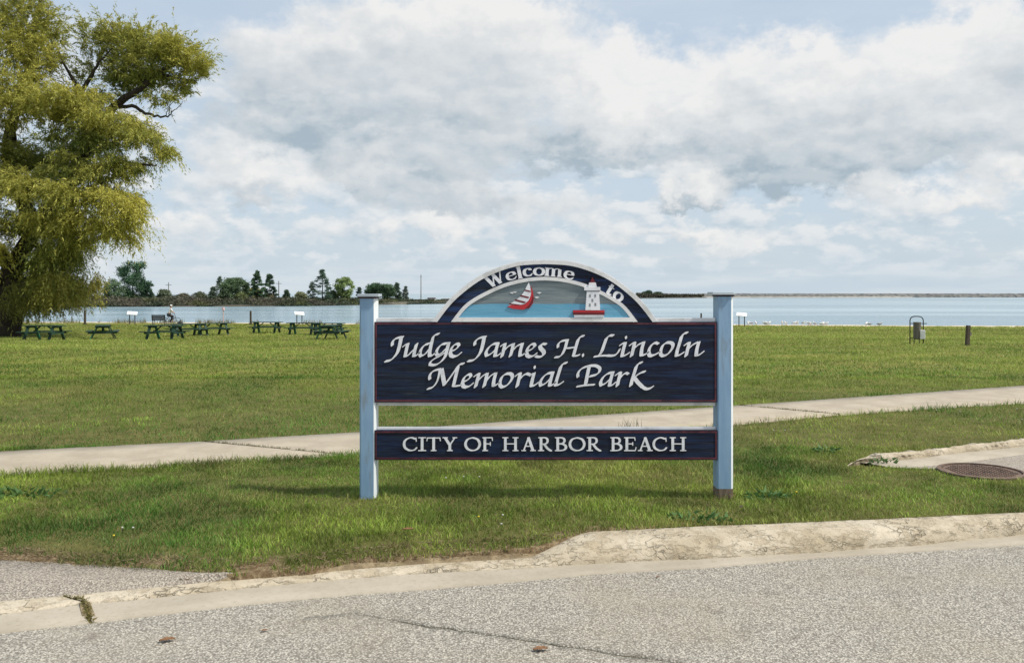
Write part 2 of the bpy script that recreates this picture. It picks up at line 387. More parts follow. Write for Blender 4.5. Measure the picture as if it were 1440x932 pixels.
class MB:
    def __init__(s): s.v, s.f, s.mi = [], [], []
    def add(s, vs, fs, mi=0):
        b = len(s.v); s.v += [tuple(q) for q in vs]
        s.f += [tuple(b + i for i in q) for q in fs]; s.mi += [mi] * len(fs)
        return s
    def box(s, c, d, rot=None, mi=0, taper=1.0):
        x, y, z = d[0] / 2, d[1] / 2, d[2] / 2
        vs = [Vector((sx * x * (taper if sz > 0 else 1), sy * y * (taper if sz > 0 else 1), sz * z))
              for sz in (-1, 1) for sy in (-1, 1) for sx in (-1, 1)]
        if rot is not None: vs = [rot @ q for q in vs]
        vs = [q + Vector(c) for q in vs]
        return s.add(vs, [(0, 2, 3, 1), (4, 5, 7, 6), (0, 1, 5, 4), (1, 3, 7, 5), (3, 2, 6, 7), (2, 0, 4, 6)], mi)
    def bar(s, a, b, w, h, up=Vector((0, 0, 1)), mi=0):
        a, b = Vector(a), Vector(b); d = (b - a).normalized()
        sd_ = d.cross(up)
        if sd_.length < 1e-4: sd_ = Vector((1, 0, 0))
        sd_.normalize(); u = sd_.cross(d).normalized()
        vs = [p + sd_ * (i * w / 2) + u * (j * h / 2) for p in (a, b) for j in (-1, 1) for i in (-1, 1)]
        return s.add(vs, [(0, 2, 3, 1), (4, 5, 7, 6), (0, 1, 5, 4), (1, 3, 7, 5), (3, 2, 6, 7), (2, 0, 4, 6)], mi)
    def tube(s, pts, rad, n=8, mi=0, cap=True):
        pts = [Vector(p) for p in pts]
        if not hasattr(rad, '__len__'): rad = [rad] * len(pts)
        rings = []; u = None
        for i, p in enumerate(pts):
            d = (pts[min(i + 1, len(pts) - 1)] - pts[max(i - 1, 0)]).normalized()
            if u is None:
                u = d.orthogonal().normalized()
            u = (u - d * u.dot(d))
            if u.length < 1e-5: u = d.orthogonal()
            u.normalize(); w = d.cross(u)
            rings.append([p + (u * math.cos(k * 2 * math.pi / n) + w * math.sin(k * 2 * math.pi / n)) * rad[i] for k in range(n)])
        vs = [q for r in rings for q in r]
        fs = [(i * n + k, i * n + (k + 1) % n, (i + 1) * n + (k + 1) % n, (i + 1) * n + k)
              for i in range(len(pts) - 1) for k in range(n)]
        if cap: fs += [tuple(range(n - 1, -1, -1)), tuple((len(pts) - 1) * n + k for k in range(n))]
        return s.add(vs, fs, mi)
    def ell(s, c, r, seg=12, rings=8, rot=None, mi=0):
        vs = [Vector((0, 0, -r[2]))]
        for i in range(1, rings):
            a = -math.pi / 2 + math.pi * i / rings
            for k in range(seg):
                b = 2 * math.pi * k / seg
                vs.append(Vector((r[0] * math.cos(a) * math.cos(b), r[1] * math.cos(a) * math.sin(b), r[2] * math.sin(a))))
        vs.append(Vector((0, 0, r[2])))
        if rot is not None: vs = [rot @ q for q in vs]
        vs = [q + Vector(c) for q in vs]
        fs = [(0, 1 + (k + 1) % seg, 1 + k) for k in range(seg)]
        for i in range(rings - 2):
            for k in range(seg):
                a0 = 1 + i * seg; fs.append((a0 + k, a0 + (k + 1) % seg, a0 + seg + (k + 1) % seg, a0 + seg + k))
        t = len(vs) - 1; a0 = 1 + (rings - 2) * seg
        fs += [(a0 + k, a0 + (k + 1) % seg, t) for k in range(seg)]
        return s.add(vs, fs, mi)
    def prism(s, poly, y0, y1, mi=0, mi_side=None):
        """poly: (x,z) outline, extruded from y0 (front) to y1 (back)"""
        n = len(poly)
        ar = sum(poly[i][0] * poly[(i + 1) % n][1] - poly[(i + 1) % n][0] * poly[i][1] for i in range(n))
        if ar < 0: poly = poly[::-1]
        vs = [(x, y0, z) for x, z in poly] + [(x, y1, z) for x, z in poly]
        tris = tessellate_polygon([[Vector((x, z, 0)) for x, z in poly]])
        fs = []
        for (a, b, c) in tris:
            p, q, r = poly[a], poly[b], poly[c]
            cr = (q[0] - p[0]) * (r[1] - p[1]) - (q[1] - p[1]) * (r[0] - p[0])
            fs.append((a, b, c) if cr > 0 else (a, c, b))
        back = [(n + c, n + b, n + a) for a, b, c in fs]
        s.add(vs, fs + back, mi)
        b0 = len(s.v) - 2 * n
        for i in range(n):
            j = (i + 1) % n
            s.f.append((b0 + j, b0 + i, b0 + n + i, b0 + n + j)); s.mi.append(mi if mi_side is None else mi_side)
        return s
    def build(s, name, mats, parent=None, origin=(0, 0, 0), smooth=False, bevel=0):
        me = bpy.data.meshes.new(name)
        o_ = Vector(origin)
        me.from_pydata([tuple(Vector(q) - o_) for q in s.v], [], s.f)
        for m in (mats if isinstance(mats, (list, tuple)) else [mats]): me.materials.append(m)
        if any(s.mi): me.polygons.foreach_set('material_index', s.mi)
        if smooth: me.polygons.foreach_set('use_smooth', [True] * len(me.polygons))
        me.update()
        o = bpy.data.objects.new(name, me); C.objects.link(o)
        if parent is not None: o.parent = parent
        else: o.location = o_
        if bevel:
            bv = o.modifiers.new('bevel', 'BEVEL'); bv.width = bevel; bv.segments = 2; bv.limit_method = 'ANGLE'
        return o


def copy_tree(o, parent=None):
    c = o.copy(); C.objects.link(c)
    if parent is not None: c.parent = parent
    for ch in [q for q in bpy.data.objects if q.parent == o]:
        copy_tree(ch, c)
    return c


def np_mesh(name, verts, faces_flat, loop_total, mat, tint=None, parent=None, smooth=False):
    me = bpy.data.meshes.new(name)
    nv = len(verts); nf = len(faces_flat) // loop_total
    me.vertices.add(nv); me.vertices.foreach_set('co', np.ascontiguousarray(verts, dtype=np.float32).ravel())
    me.loops.add(nf * loop_total); me.loops.foreach_set('vertex_index', np.ascontiguousarray(faces_flat, dtype=np.int32))
    me.polygons.add(nf)
    me.polygons.foreach_set('loop_start', np.arange(0, nf * loop_total, loop_total, dtype=np.int32))
    try: me.polygons.foreach_set('loop_total', np.full(nf, loop_total, dtype=np.int32))
    except Exception: pass
    if smooth: me.polygons.foreach_set('use_smooth', np.ones(nf, dtype=bool))
    if tint is not None:
        a = me.attributes.new('tint', 'FLOAT_COLOR', 'POINT')
        cc = np.ones((nv, 4), dtype=np.float32); cc[:, :3] = tint
        a.data.foreach_set('color', cc.ravel())
    me.materials.append(mat); me.update(calc_edges=True)
    o = bpy.data.objects.new(name, me); C.objects.link(o)
    if parent is not None: o.parent = parent
    return o


# value noise (numpy)
_T = RNG.random((256, 256))
def vnoise(x, y, s=1.0, o=0):
    x = np.asarray(x) * s + 17.3 * o + 500; y = np.asarray(y) * s + 5.7 * o + 500
    xi = np.floor(x).astype(int); yi = np.floor(y).astype(int); fx = x - xi; fy = y - yi
    fx = fx * fx * (3 - 2 * fx); fy = fy * fy * (3 - 2 * fy)
    g = lambda a, b: _T[a % 256, b % 256]
    return (g(xi, yi) * (1 - fx) + g(xi + 1, yi) * fx) * (1 - fy) + (g(xi, yi + 1) * (1 - fx) + g(xi + 1, yi + 1) * fx) * fy
def fbm(x, y, s=1.0, o=0, n=4):
    t = 0; a = .5; k = 0
    for i in range(n): t = t + a * vnoise(x, y, s * 2 ** i, o + i * 3); k += a; a *= .55
    return t / k


# ------------------------------------------------------------------ terrain
_py = [0, 17, 26, 38, 47, 53, 60, 70, 100, 200]
_pz = [0, 0, -.18, -.47, -.79, -.94, -1.02, -1.06, -1.08, -1.08]
def shore_y(x): return 79.5 - x * 0.11 + 1.2 * math.sin(x * .13) * .5
def gz(x, y):
    z = (np.interp(y - 2.5, _py, _pz) + 2 * np.interp(y, _py, _pz) + np.interp(y + 2.5, _py, _pz)) / 4
    return z
def px2w(px, py, z): # point seen at (px,py) on the level z
    Y = (EYE - z) * F / (py - HOR)
    return ((px - 720) * Y / F, Y)
def hit(px, py):     # point of the terrain seen at (px,py)
    y = 3.0
    while y < 120:
        z = EYE - (py - HOR) * y / F
        if z <= gz(0, y): break
        y += .05
    return Vector(((px - 720) * y / F, y, float(gz(0, y))))

def curve(pts, z):
    """polyline of picture points laid on level(s) z -> arrays t(px), X, Y, z ; extended past both ends"""
    pts = sorted(pts)
    zz = [z] * len(pts) if not hasattr(z, '__len__') else list(z)
    W = [px2w(p[0], p[1], q) for p, q in zip(pts, zz)]
    X = [w[0] for w in W]; Y = [w[1] for w in W]
    sl = (Y[1] - Y[0]) / (X[1] - X[0]); X = [X[0] - 9] + X; Y = [Y[0] - 9 * sl * .8] + Y; zz = [zz[0]] + zz
    sr = (Y[-1] - Y[-3]) / (X[-1] - X[-3]); X = X + [X[-1] + 12]; Y = Y + [Y[-1] + 12 * sr]; zz = zz + [zz[-1]]
    return np.array(X), np.array(Y), np.array(zz)

ZR = -.12
cA = curve([(0, 890), (128, 876), (243, 862), (347, 850), (500, 836), (600, 829), (739, 817), (830, 808), (1000, 798), (1160, 784), (1440, 766)], ZR)
cB = curve([(0, 867), (115, 852), (187, 846), (347, 829), (500, 815), (600, 808), (739, 801), (830, 795), (905, 791), (1000, 787), (1160, 778), (1293, 768), (1440, 753)], ZR)
cD = curve([(0, 845), (83, 838), (208, 826), (347, 812), (500, 800), (600, 792), (711, 786), (748, 783), (778, 768), (800, 755), (830, 747), (905, 744), (1000, 739), (1160, 733), (1440, 720)],
           [-.088] * 7 + [-.08, -.045, -.015, 0, .004, .005, .005, .005])
cL = curve([(0, 790), (100, 797), (200, 802), (250, 803), (330, 807), (430, 799), (500, 788), (600, 780), (680, 774), (748, 768), (778, 762), (800, 754), (830, 746), (905, 743), (1000, 738), (1160, 732), (1440, 719)],
           [-.05] * 7 + [-.045, -.04, -.03, -.02, -.005, 0, 0, 0, 0, 0])
def ev(c, x): return np.interp(x, c[0], c[1])
def ez(c, x): return np.interp(x, c[0], c[2])

# ---- lawn sheet
nx, ny = 520, 200
xs = np.linspace(-11, 13, nx)
s = np.linspace(0, 1, ny) ** 2.6
XX = np.zeros((ny, nx)); YY = XX.copy(); ZZ = XX.copy()
E = ev(cL, xs) + (fbm(xs, xs * 0, 3.1, 2) - .5) * .10 + (fbm(xs, xs * 0, 14, 5) - .5) * .05
EZ = ez(cL, xs)
for j in range(ny):
    d = s[j]
    Xj = xs * (1 + d * 73 * .13)
    ymax = np.array([shore_y(x) for x in Xj]) - 1.0
    Yj = E + (ymax - E) * d
    XX[j] = Xj; YY[j] = Yj
    dd = np.clip((Yj - E) / .35, 0, 1); dd = dd * dd * (3 - 2 * dd)
    base = gz(Xj, Yj)
    amp = np.clip((Yj - E) / 1.5, 0, 1)
    ZZ[j] = EZ * (1 - dd) + base * dd + (fbm(Xj, Yj, 1.2, 1) - .5) * .03 * amp * np.clip((Yj - 6) / 6, .4, 3) * (np.abs(Yj - 12) > -1)
# keep the lawn just under the walks where they lie
def in_poly(px, py, poly):
    px = np.asarray(px); py = np.asarray(py); r = np.zeros(px.shape, bool); n = len(poly); j = n - 1
    for i in range(n):
        xi, yi = poly[i]; xj, yj = poly[j]
        cnd = ((yi > py) != (yj > py)) & (px < (xj - xi) * (py - yi) / ((yj - yi) or 1e-9) + xi)
        r ^= cnd; j = i
    return r
wu = [px2w(*p, 0.0) for p in [(0, 636), (285, 622), (503, 609), (850, 584), (1030, 571.5), (1240, 557), (1440, 543)]]
wl = [px2w(*p, 0.0) for p in [(0, 669), (250, 655), (500, 639), (740, 623), (1032, 597), (1180, 583.5), (1300, 575), (1440, 567)]]
wu = [(wu[0][0] - 6, wu[0][1] - 2.6)] + wu + [(wu[-1][0] + 14, wu[-1][1] + 6.4)]
wl = [(wl[0][0] - 6, wl[0][1] - 2.5)] + wl + [(wl[-1][0] + 14, wl[-1][1] + 6.2)]
def wuy(x): return np.interp(x, [p[0] for p in wu], [p[1] for p in wu])
def wly(x): return np.interp(x, [p[0] for p in wl], [p[1] for p in wl])
WALK = wl + wu[::-1]
dr_back = [px2w(*p, .06) for p in [(1190, 647), (1227, 640), (1293, 635), (1360, 627), (1440, 618)]]
dr_back.append((dr_back[-1][0] + 6, dr_back[-1][1] + 1.4))
dr_front = [px2w(*p, 0) for p in [(1205, 652), (1277, 648), (1360, 637), (1440, 630)]]
dr_front.append((dr_front[-1][0] + 6, dr_front[-1][1] + 1.4))
dr_gut = [px2w(*p, 0) for p in [(1245, 657), (1290, 657), (1345, 652), (1390, 646), (1440, 639.5)]]
dr_gut.append((dr_gut[-1][0] + 6, dr_gut[-1][1] + 1.4))
dr_low = [px2w(*p, 0) for p in [(1245, 657.5), (1320, 660), (1380, 661), (1440, 665)]]
dr_low.append((dr_low[-1][0] + 6, dr_low[-1][1] - .1))
DRIVE = dr_low + dr_back[::-1]
inw = in_poly(XX, YY, WALK) | in_poly(XX, YY, DRIVE)
ZZ[inw] = np.minimum(ZZ[inw], -.012)
near = (YY < 17)
ZZ[near & ~inw] = np.minimum(ZZ[near & ~inw], .008)
vs = np.stack([XX, YY, ZZ], -1).reshape(-1, 3)
# front skirt
sk = vs[:nx].copy(); sk[:, 2] -= .35; sk[:, 1] += .01
vs = np.concatenate([vs, sk])
ii, jj = np.meshgrid(np.arange(nx - 1), np.arange(ny - 1)); q0 = (jj * nx + ii).ravel()
fq = np.stack([q0, q0 + 1, q0 + 1 + nx, q0 + nx], -1)
k0 = ny * nx + np.arange(nx - 1)
fs_ = np.stack([k0, k0 + 1, np.arange(1, nx), np.arange(nx - 1)], -1)
_e = ev(cL, vs[:, 0]); _n = fbm(vs[:, 0], vs[:, 1], 3.2, 7, 3)
_s = (vs[:, 0] < 1.0) * np.clip(1 - (vs[:, 1] - _e) / (.10 + .20 * np.clip((_n - .42) * 4, 0, 1)), 0, 1)
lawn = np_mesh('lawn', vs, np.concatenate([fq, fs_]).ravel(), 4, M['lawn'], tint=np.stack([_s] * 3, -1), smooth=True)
tag(lawn, 'mown park lawn sloping from the kerb down to the lake', kind='structure')

# ---- deep ground under everything
g = MB(); g.add([(-700, -30, -2.4), (700, -30, -2.4), (700, 95, -2.4), (-700, 95, -2.4)], [(0, 1, 2, 3)])
tag(g.build('subsoil', M['joint']), 'dark subsoil seen only in cracks', kind='structure')

# ---- beach strip
bx_ = np.linspace(-240, 240, 240)
rows = []
for d, z in ((-1.6, -1.10), (-.9, -1.045), (-.2, -1.03), (.8, -1.06), (1.8, -1.12), (3.2, -1.3), (9, -2.6)):
    rows.append(np.stack([bx_, np.array([shore_y(x) for x in bx_]) + d + (fbm(bx_, bx_ * 0, .4, 3) - .5) * 1.2,
                          z + (fbm(bx_, bx_ * 0 + d, .9, 3) - .5) * .09], -1))
bv_ = np.concatenate(rows); n_ = len(bx_)
ii, jj = np.meshgrid(np.arange(n_ - 1), np.arange(len(rows) - 1)); q0 = (jj * n_ + ii).ravel()
tag(np_mesh('beach', bv_, np.stack([q0, q0 + 1, q0 + 1 + n_, q0 + n_], -1).ravel(), 4, M['sand'], smooth=True),
    'narrow strip of pale sand along the lake edge', kind='structure')

# ---- lake
WZ = -1.2
g = MB(); g.add([(-4000, 70, WZ), (4000, 70, WZ), (8000, 8000, WZ), (-8000, 8000, WZ)], [(0, 1, 2, 3)])
tag(g.build('lake', M['water']), 'rippled pale blue lake reaching the horizon', kind='structure')

# ---- road (split by the long crack), gutter, kerb
crack_px = [(440, 853), (520, 866), (600, 880), (660, 888), (740, 900), (830, 913), (900, 924), (960, 933)]
cr = [px2w(*p, ZR) for p in crack_px]
crx = [-14, -4, cr[0][0]] + [p[0] for p in cr[1:]] + [3, 14]
sl_ = (cr[-1][1] - cr[-3][1]) / (cr[-1][0] - cr[-3][0])
cry = [cr[0][1] + 1.2, cr[0][1] + .45, cr[0][1]] + [p[1] for p in cr[1:]] + [cr[-1][1] + sl_ * (3 - cr[-1][0]), cr[-1][1] + sl_ * (3 - cr[-1][0]) - .4]
rx_ = np.linspace(-11, 13, 1400)
jag = (fbm(rx_, rx_ * 0, 9, 7) - .5) * .05 + (fbm(rx_, rx_ * 0, 45, 9) - .5) * .02
cy_ = np.interp(rx_, crx, cry) + jag
gap = np.clip((rx_ - cr[0][0]) / .5, 0, 1) * (.006 + .010 * fbm(rx_, rx_ * 0, 8, 4))
gap[rx_ < cr[0][0]] = 0
ay = ev(cA, rx_) + (fbm(rx_, rx_ * 0, 25, 8) - .5) * .03
cy_ = np.minimum(cy_, ay - .3)
def strip_mesh(name, rows, mat, smooth=True, **k):
    a = np.concatenate([np.stack(r, -1) for r in rows]); n = len(rows[0][0])
    ii, jj = np.meshgrid(np.arange(n - 1), np.arange(len(rows) - 1)); q = (jj * n + ii).ravel()
    return np_mesh(name, a, np.stack([q, q + 1, q + 1 + n, q + n], -1).ravel(), 4, mat, smooth=smooth, **k)
zz = np.full_like(rx_, ZR)
road = empty('road', (0, 4, ZR)); tag(road, 'aged pale asphalt road with a long crack in front', kind='structure')
road.location = (0, 0, 0)
strip_mesh('asphalt', [(rx_, rx_ * 0 - 25, zz), (rx_, cy_ - .08, zz), (rx_, cy_ - gap, zz), (rx_, cy_ - gap, zz - .04 * (gap > 0))][:4], M['asphalt'], smooth=False, parent=road)
strip_mesh('asphalt', [(rx_, cy_ + gap, zz - .04 * (gap > 0)), (rx_, cy_ + gap, zz), (rx_, cy_ + .08, zz), (rx_, (cy_ + ay) / 2, zz), (rx_, ay, zz)], M['asphalt'], smooth=False, parent=road)
strip_mesh('crack_dark_fill', [(rx_, cy_ - gap * .98, zz - .006 - .02 * (gap <= 0)), (rx_, cy_ + gap * .98 + 1e-4, zz - .006 - .02 * (gap <= 0))], M['joint'], smooth=False, parent=road)  # dark fill stands in for the shade inside the crack
rx2 = np.linspace(-11, 13, 1100)
strip_mesh('road_base', [(rx2, rx2 * 0 - 25, rx2 * 0 + ZR - .05), (rx2, ev(cA, rx2) + .6, rx2 * 0 + ZR - .05)], M['joint'], parent=road)
JX = px2w(98, 850, ZR)[0]
def gutter_rows(lo, hi):
    x = np.linspace(lo, hi, max(40, int((hi - lo) * 60)))
    n1 = (fbm(x, x * 0, 6, 6) - .5) * .012
    return [(x, ev(cA, x) - .01 + n1, x * 0 + ZR - .05), (x, ev(cA, x) + n1, x * 0 + ZR + .004), (x, ev(cB, x) + .03, x * 0 + ZR + .008)]
kerb = empty('kerb', (0, 0, 0)); tag(kerb, 'worn concrete kerb and gutter between road and grass', kind='structure')
# slanted joint between the two kerb pieces
def kerb_piece(x0, x1, s0, s1):
    """x0,x1 at the back; the ends are slanted by s0/s1 metres towards the road"""
    n = max(30, int((x1 - x0) * 55)); t = np.linspace(0, 1, n)
    xb = x0 + (x1 - x0) * t
    def xr(f): return xb + (s0 * (1 - t) ** 30 + s1 * t ** 30) * f
    # gutter
    rowsg = [(xr(1), ev(cA, xr(1)) - .005 + (fbm(xr(1), xb * 0, 6, 6) - .5) * .014, xb * 0 + ZR - .05),
             (xr(1), ev(cA, xr(1)) + (fbm(xr(1), xb * 0, 6, 6) - .5) * .014, xb * 0 + ZR + .005),
             (xr(.7), ev(cA, xr(.7)) * .5 + ev(cB, xr(.7)) * .5, xb * 0 + ZR + .004),
             (xr(.5), ev(cB, xr(.5)) + .03, xb * 0 + ZR + .010)]
    strip_mesh('gutter', rowsg, M['gutter'], parent=kerb)
    rows = []
    prof = [(0, 0), (.03, .12), (.08, .38), (.14, .60), (.22, .78), (.32, .90), (.45, .965), (.6, .99), (.8, 1.0), (1.0, 1.0), (1.03, .9), (1.04, -.3)]
    for k, (u, h) in enumerate(prof):
        x = xr(.5 * (1 - u))
        yb, yd = ev(cB, x), ev(cD, x); zd = ez(cD, x)
        H = zd - (ZR + .008)
        wear = fbm(x * 1.0, x * 0 + u * 1.3, 5, 3, 5); ch = fbm(x, x * 0 + u * 2, 17, 8, 3); ch2 = fbm(x, x * 0 + u * 5, 48, 2, 3)
        big = np.clip(H / .12, .15, 1)
        inner = (1.0 if 0 < k < len(prof) - 3 else .3) * np.clip(np.abs(x - JX - JS * .4) / .25, .1, 1)
        dy = ((wear - .5) * .045 + (ch - .5) * .032 + (ch2 - .5) * .022) * big * inner
        dz = ((ch - .5) * .011 + (ch2 - .5) * .008) * inner * (big * .8 + .2)
        chip = np.clip((vnoise(x, x * 0, 3.1, 9) - .62) * 6, 0, 1) * (.25 < u < .7)
        z = ZR + .008 + H * h + dz - chip * .018 * big
        if k == 0: z = x * 0 + ZR - .03; dy = dy * 0
        rows.append((x, yb + (yd - yb) * u + dy, z))
    strip_mesh('kerb_stone', rows, M['curb'], parent=kerb)
JX = px2w(84, 841, -.088)[0]; JS = px2w(128, 876, ZR)[0] - JX
kerb_piece(-10.5, JX - .008, 0, JS)
kerb_piece(JX + .008, 12.5, JS, 0)
xm = JX + JS * .42; ym = float(ev(cB, xm)) + .05
g = MB(); g.add([(JX - .03, ev(cD, JX), -.098), (JX + .03, ev(cD, JX), -.098), (xm + .03, ym, -.099), (xm - .03, ym, -.099), (JX + JS + .04, ev(cA, JX + JS), ZR - .003), (JX + JS - .04, ev(cA, JX + JS), ZR - .003)], [(0, 3, 2, 1), (3, 5, 4, 2)])
g.build('joint_soil', M['soil'], kerb)

# ---- soil and old asphalt between the low kerb and the grass at the left
sx_ = np.linspace(-10.5, .6, 400)
strip_mesh('bare_soil', [(sx_, ev(cD, sx_) - .03, sx_ * 0 - .112), (sx_, ev(cD, sx_) * .5 + E[0] * 0 + ev(cL, sx_) * .5, -.07 + (fbm(sx_, sx_ * 0, 7, 3) - .5) * .03),
                         (sx_, ev(cL, sx_) + .12, sx_ * 0 - .055 + (fbm(sx_, sx_ * 0, 9, 5) - .5) * .03), (sx_, ev(cL, sx_) + .4, sx_ * 0 - .12)], M['soil']
           ).name = 'bare_soil'
tag(bpy.data.objects['bare_soil'], 'strip of bare brown soil at the grass edge behind the low kerb', kind='structure')
ax_ = np.linspace(-10.5, px2w(385, 803, -.07)[0], 300)
wv = np.clip((ax_[-1] - ax_) / .8, 0, 1)
yb_ = ev(cD, ax_) - .01; yt_ = ev(cL, ax_) + .02 + (fbm(ax_, ax_ * 0, 6, 4) - .5) * .08
yt_ = yb_ + (yt_ - yb_) * (.01 + .99 * wv)
strip_mesh('asphalt_apron', [(ax_, yb_, ax_ * 0 - .092), (ax_, yb_ * .5 + yt_ * .5, -.09 + .04 * np.clip(wv * 3, 0, 1)), (ax_, yt_, -.085 + .045 * np.clip(wv * 3, 0, 1)), (ax_, yt_ + .02, ax_ * 0 - .14)], M['asphalt2'])
tag(bpy.data.objects['asphalt_apron'], 'old grey asphalt patch behind the low kerb', kind='structure')

# ---- sidewalk
walk = empty('sidewalk', (0, 0, 0)); tag(walk, 'pale concrete walk crossing the lawn diagonally behind the sign', kind='structure')
j1u, j1l = px2w(285, 622, 0), px2w(480, 640, 0); j2u, j2l = px2w(1040, 571, 0), px2w(1180, 583.5, 0)
def slab(xu0, xu1, xl0, xl1):
    n = max(8, int(abs(xu1 - xu0) * 8)); t = np.linspace(0, 1, n)
    xu = xu0 + (xu1 - xu0) * t; xl = xl0 + (xl1 - xl0) * t
    yu, yl = wuy(xu), wly(xl)
    yu = yu + (fbm(xu, xu * 0, 5, 3) - .5) * .05; yl = yl + (fbm(xl, xl * 0, 5, 6) - .5) * .05
    Z = .014
    rows = [(xl, yl, xl * 0 - .08), (xl, yl, xl * 0 + Z)]
    for u in (.25, .5, .75): rows.append((xl + (xu - xl) * u, yl + (yu - yl) * u, xl * 0 + Z))
    rows += [(xu, yu, xl * 0 + Z), (xu, yu, xl * 0 - .08)]
    strip_mesh('slab', rows, M['walk'], smooth=False, parent=walk)
gj = .010
slab(wu[0][0], j1u[0] - gj, wl[0][0], j1l[0] - gj)
slab(j1u[0] + gj, j2u[0] - gj, j1l[0] + gj, j2l[0] - gj)
slab(j2u[0] + gj, wu[-1][0], j2l[0] + gj, wl[-1][0])
g = MB()
for (a, b) in ((j1u, j1l), (j2u, j2l)):
    g.add([(a[0] - .05, a[1] - .05, .002), (a[0] + .05, a[1] - .03, .002), (b[0] + .05, b[1] + .03, .002), (b[0] - .05, b[1] + .03, .002)], [(0, 1, 2, 3)])
g.build('joint_soil', M['joint'], walk)

# ---- side road at the right with its own kerb
side = empty('side_road', (0, 0, 0)); tag(side, 'end of a side road with broken kerb at the right', kind='structure')
def plin(pl, t):
    d = [0]
    for a, b in zip(pl, pl[1:]): d.append(d[-1] + math.hypot(b[0] - a[0], b[1] - a[1]))
    d = np.array(d) / d[-1]
    return np.interp(t, d, [p[0] for p in pl]), np.interp(t, d, [p[1] for p in pl])
t = np.linspace(0, 1, 520)
bxk, byk = plin(dr_back, t); fxk, fyk = plin(dr_front, t)
rows = []
ends = np.clip(t / .05, 0, 1) ** .5
for k, (u, h) in enumerate([(-.02, -.4), (0, .05), (.1, .5), (.22, .8), (.4, .95), (.65, 1), (.95, 1), (1.0, .8), (1.02, -.4)]):
    xk = fxk + (bxk - fxk) * u; yk = fyk + (byk - fyk) * u
    n1 = fbm(xk, xk * 0 + u, 6, 5, 4) - .5; n2 = fbm(xk, xk * 0 + u * 3, 21, 2, 3) - .5
    hh = .075 * h * ends
    rows.append((xk, yk + (n1 * .05 + n2 * .03) * (0 < u < 1), hh + (n1 * .022 + n2 * .018) * (h > .3)))
strip_mesh('kerb_stone', rows, M['curb'], parent=side)
gx_, gy_ = plin(dr_gut, t); lx_, ly_ = plin(dr_low, t)
strip_mesh('gutter', [(gx_, gy_ - .01, gx_ * 0 + .004), (gx_, gy_, gx_ * 0 + .012), (fxk, fyk + .05, gx_ * 0 + .014)], M['gutter'], parent=side)
strip_mesh('asphalt', [(lx_, ly_, gx_ * 0 + .004), (gx_, gy_ + .01, gx_ * 0 + .007)], M['asphalt2'], parent=side)

# ---- manhole cover
mc = hit(1380, 665)
mh = empty('manhole_cover', (mc.x, mc.y, -.004)); tag(mh, 'round rusty iron manhole cover in the grass beside the side road', 'manhole cover')
g = MB(); n = 48; R1, R2 = .372, .335
vs_ = []; fs_ = []
for r, z in ((R1, -.05), (R1, .028), (R2, .032), (R2, .012)):
    vs_ += [(r * math.cos(2 * math.pi * k / n), r * math.sin(2 * math.pi * k / n), z) for k in range(n)]
for i in range(3): fs_ += [(i * n + k, i * n + (k + 1) % n, (i + 1) * n + (k + 1) % n, (i + 1) * n + k) for k in range(n)]
g.add(vs_, fs_); g.build('rim', M['rust'], mh, smooth=False)
g = MB(); g.tube([(0, 0, -.03), (0, 0, .020)], [.325, .325], 48); g.build('lid', M['rust'], mh)
g = MB()
for i in range(-7, 8):
    for j in range(-7, 8):
        if math.hypot(i, j) < 7: g.box((i * .042, j * .042, .023), (.022, .022, .008))
o = g.build('tread_pattern', M['rust'], mh); o['kind'] = 'stuff'
MH = (mc.x, mc.y)

#===PART2===
# ================================================================== THE SIGN
SY = 7.14
SO = (px2w(767, 700, 0)[0], 7.2, 0.0)
sign = empty('park_sign', SO)
tag(sign, 'navy painted wooden welcome sign with arched picture top between pale blue posts', 'sign')
def S(px, py, Y=SY): return ((px - 720) * Y / F, EYE - (py - HOR) * Y / F)
K = SY / F            # metres per photo pixel on the sign

# posts
def make_post(x0, x1, top, capx0, capx1, captop, bare):
    a, zt = S(x0, top); b, _ = S(x1, top); ch = .013; d = .14; zb = -.12
    y0 = SY - .002
    prof = [(a + ch, y0), (b - ch - .004, y0), (b, y0 + ch), (b, y0 + d), (a, y0 + d), (a, y0 + ch)]
    n = len(prof); zc = S(0, bare)[1] if bare else zb
    g = MB()
    for (z0, z1, woodp) in ((zb, zc, 1), (zc, zt, 0)):
        if z1 - z0 < 1e-4: continue
        nseg = 10 if not woodp else 1
        for s_ in range(nseg):
            za = z0 + (z1 - z0) * s_ / nseg; zz_ = z0 + (z1 - z0) * (s_ + 1) / nseg
            vs = [(x, y, za) for x, y in prof] + [(x, y, zz_) for x, y in prof]
            for i in range(n):
                j = (i + 1) % n
                g.add([vs[i], vs[j], vs[n + j], vs[n + i]], [(0, 1, 2, 3)], 2 if woodp else (1 if i in (1, 2, 3) else 0))  # right side and chamfer whitened as if sunlit, left stays blue
    g.add([(x, y, zt) for x, y in prof], [tuple(range(n))], 1)
    p = g.build('post', [M['postblue'], M['postwhite'], M['barewood']], sign, SO)
    c0, ct = S(capx0, captop); c1, cb = S(capx1, captop + 4.0)
    g = MB(); g.box(((c0 + c1) / 2, y0 + d / 2, (ct + cb) / 2), (c1 - c0, d + .05, ct - cb))
    g.build('post_cap', M['cap'], p, SO, bevel=.003)
    g = MB(); g.box(((a + b) / 2, y0 + d / 2, cb - .007), (b - a + .012, d + .012, .014))
    g.build('cap_moulding', M['dkedge'], p, SO)
    return p
make_post(505.5, 528.5, 418.5, 503, 533, 413.2, None)
p_ = make_post(1008.3, 1031.2, 415.4, 1001, 1031, 410.5, 687)
p_['label'] = 'right post with bare grey wood at its foot'

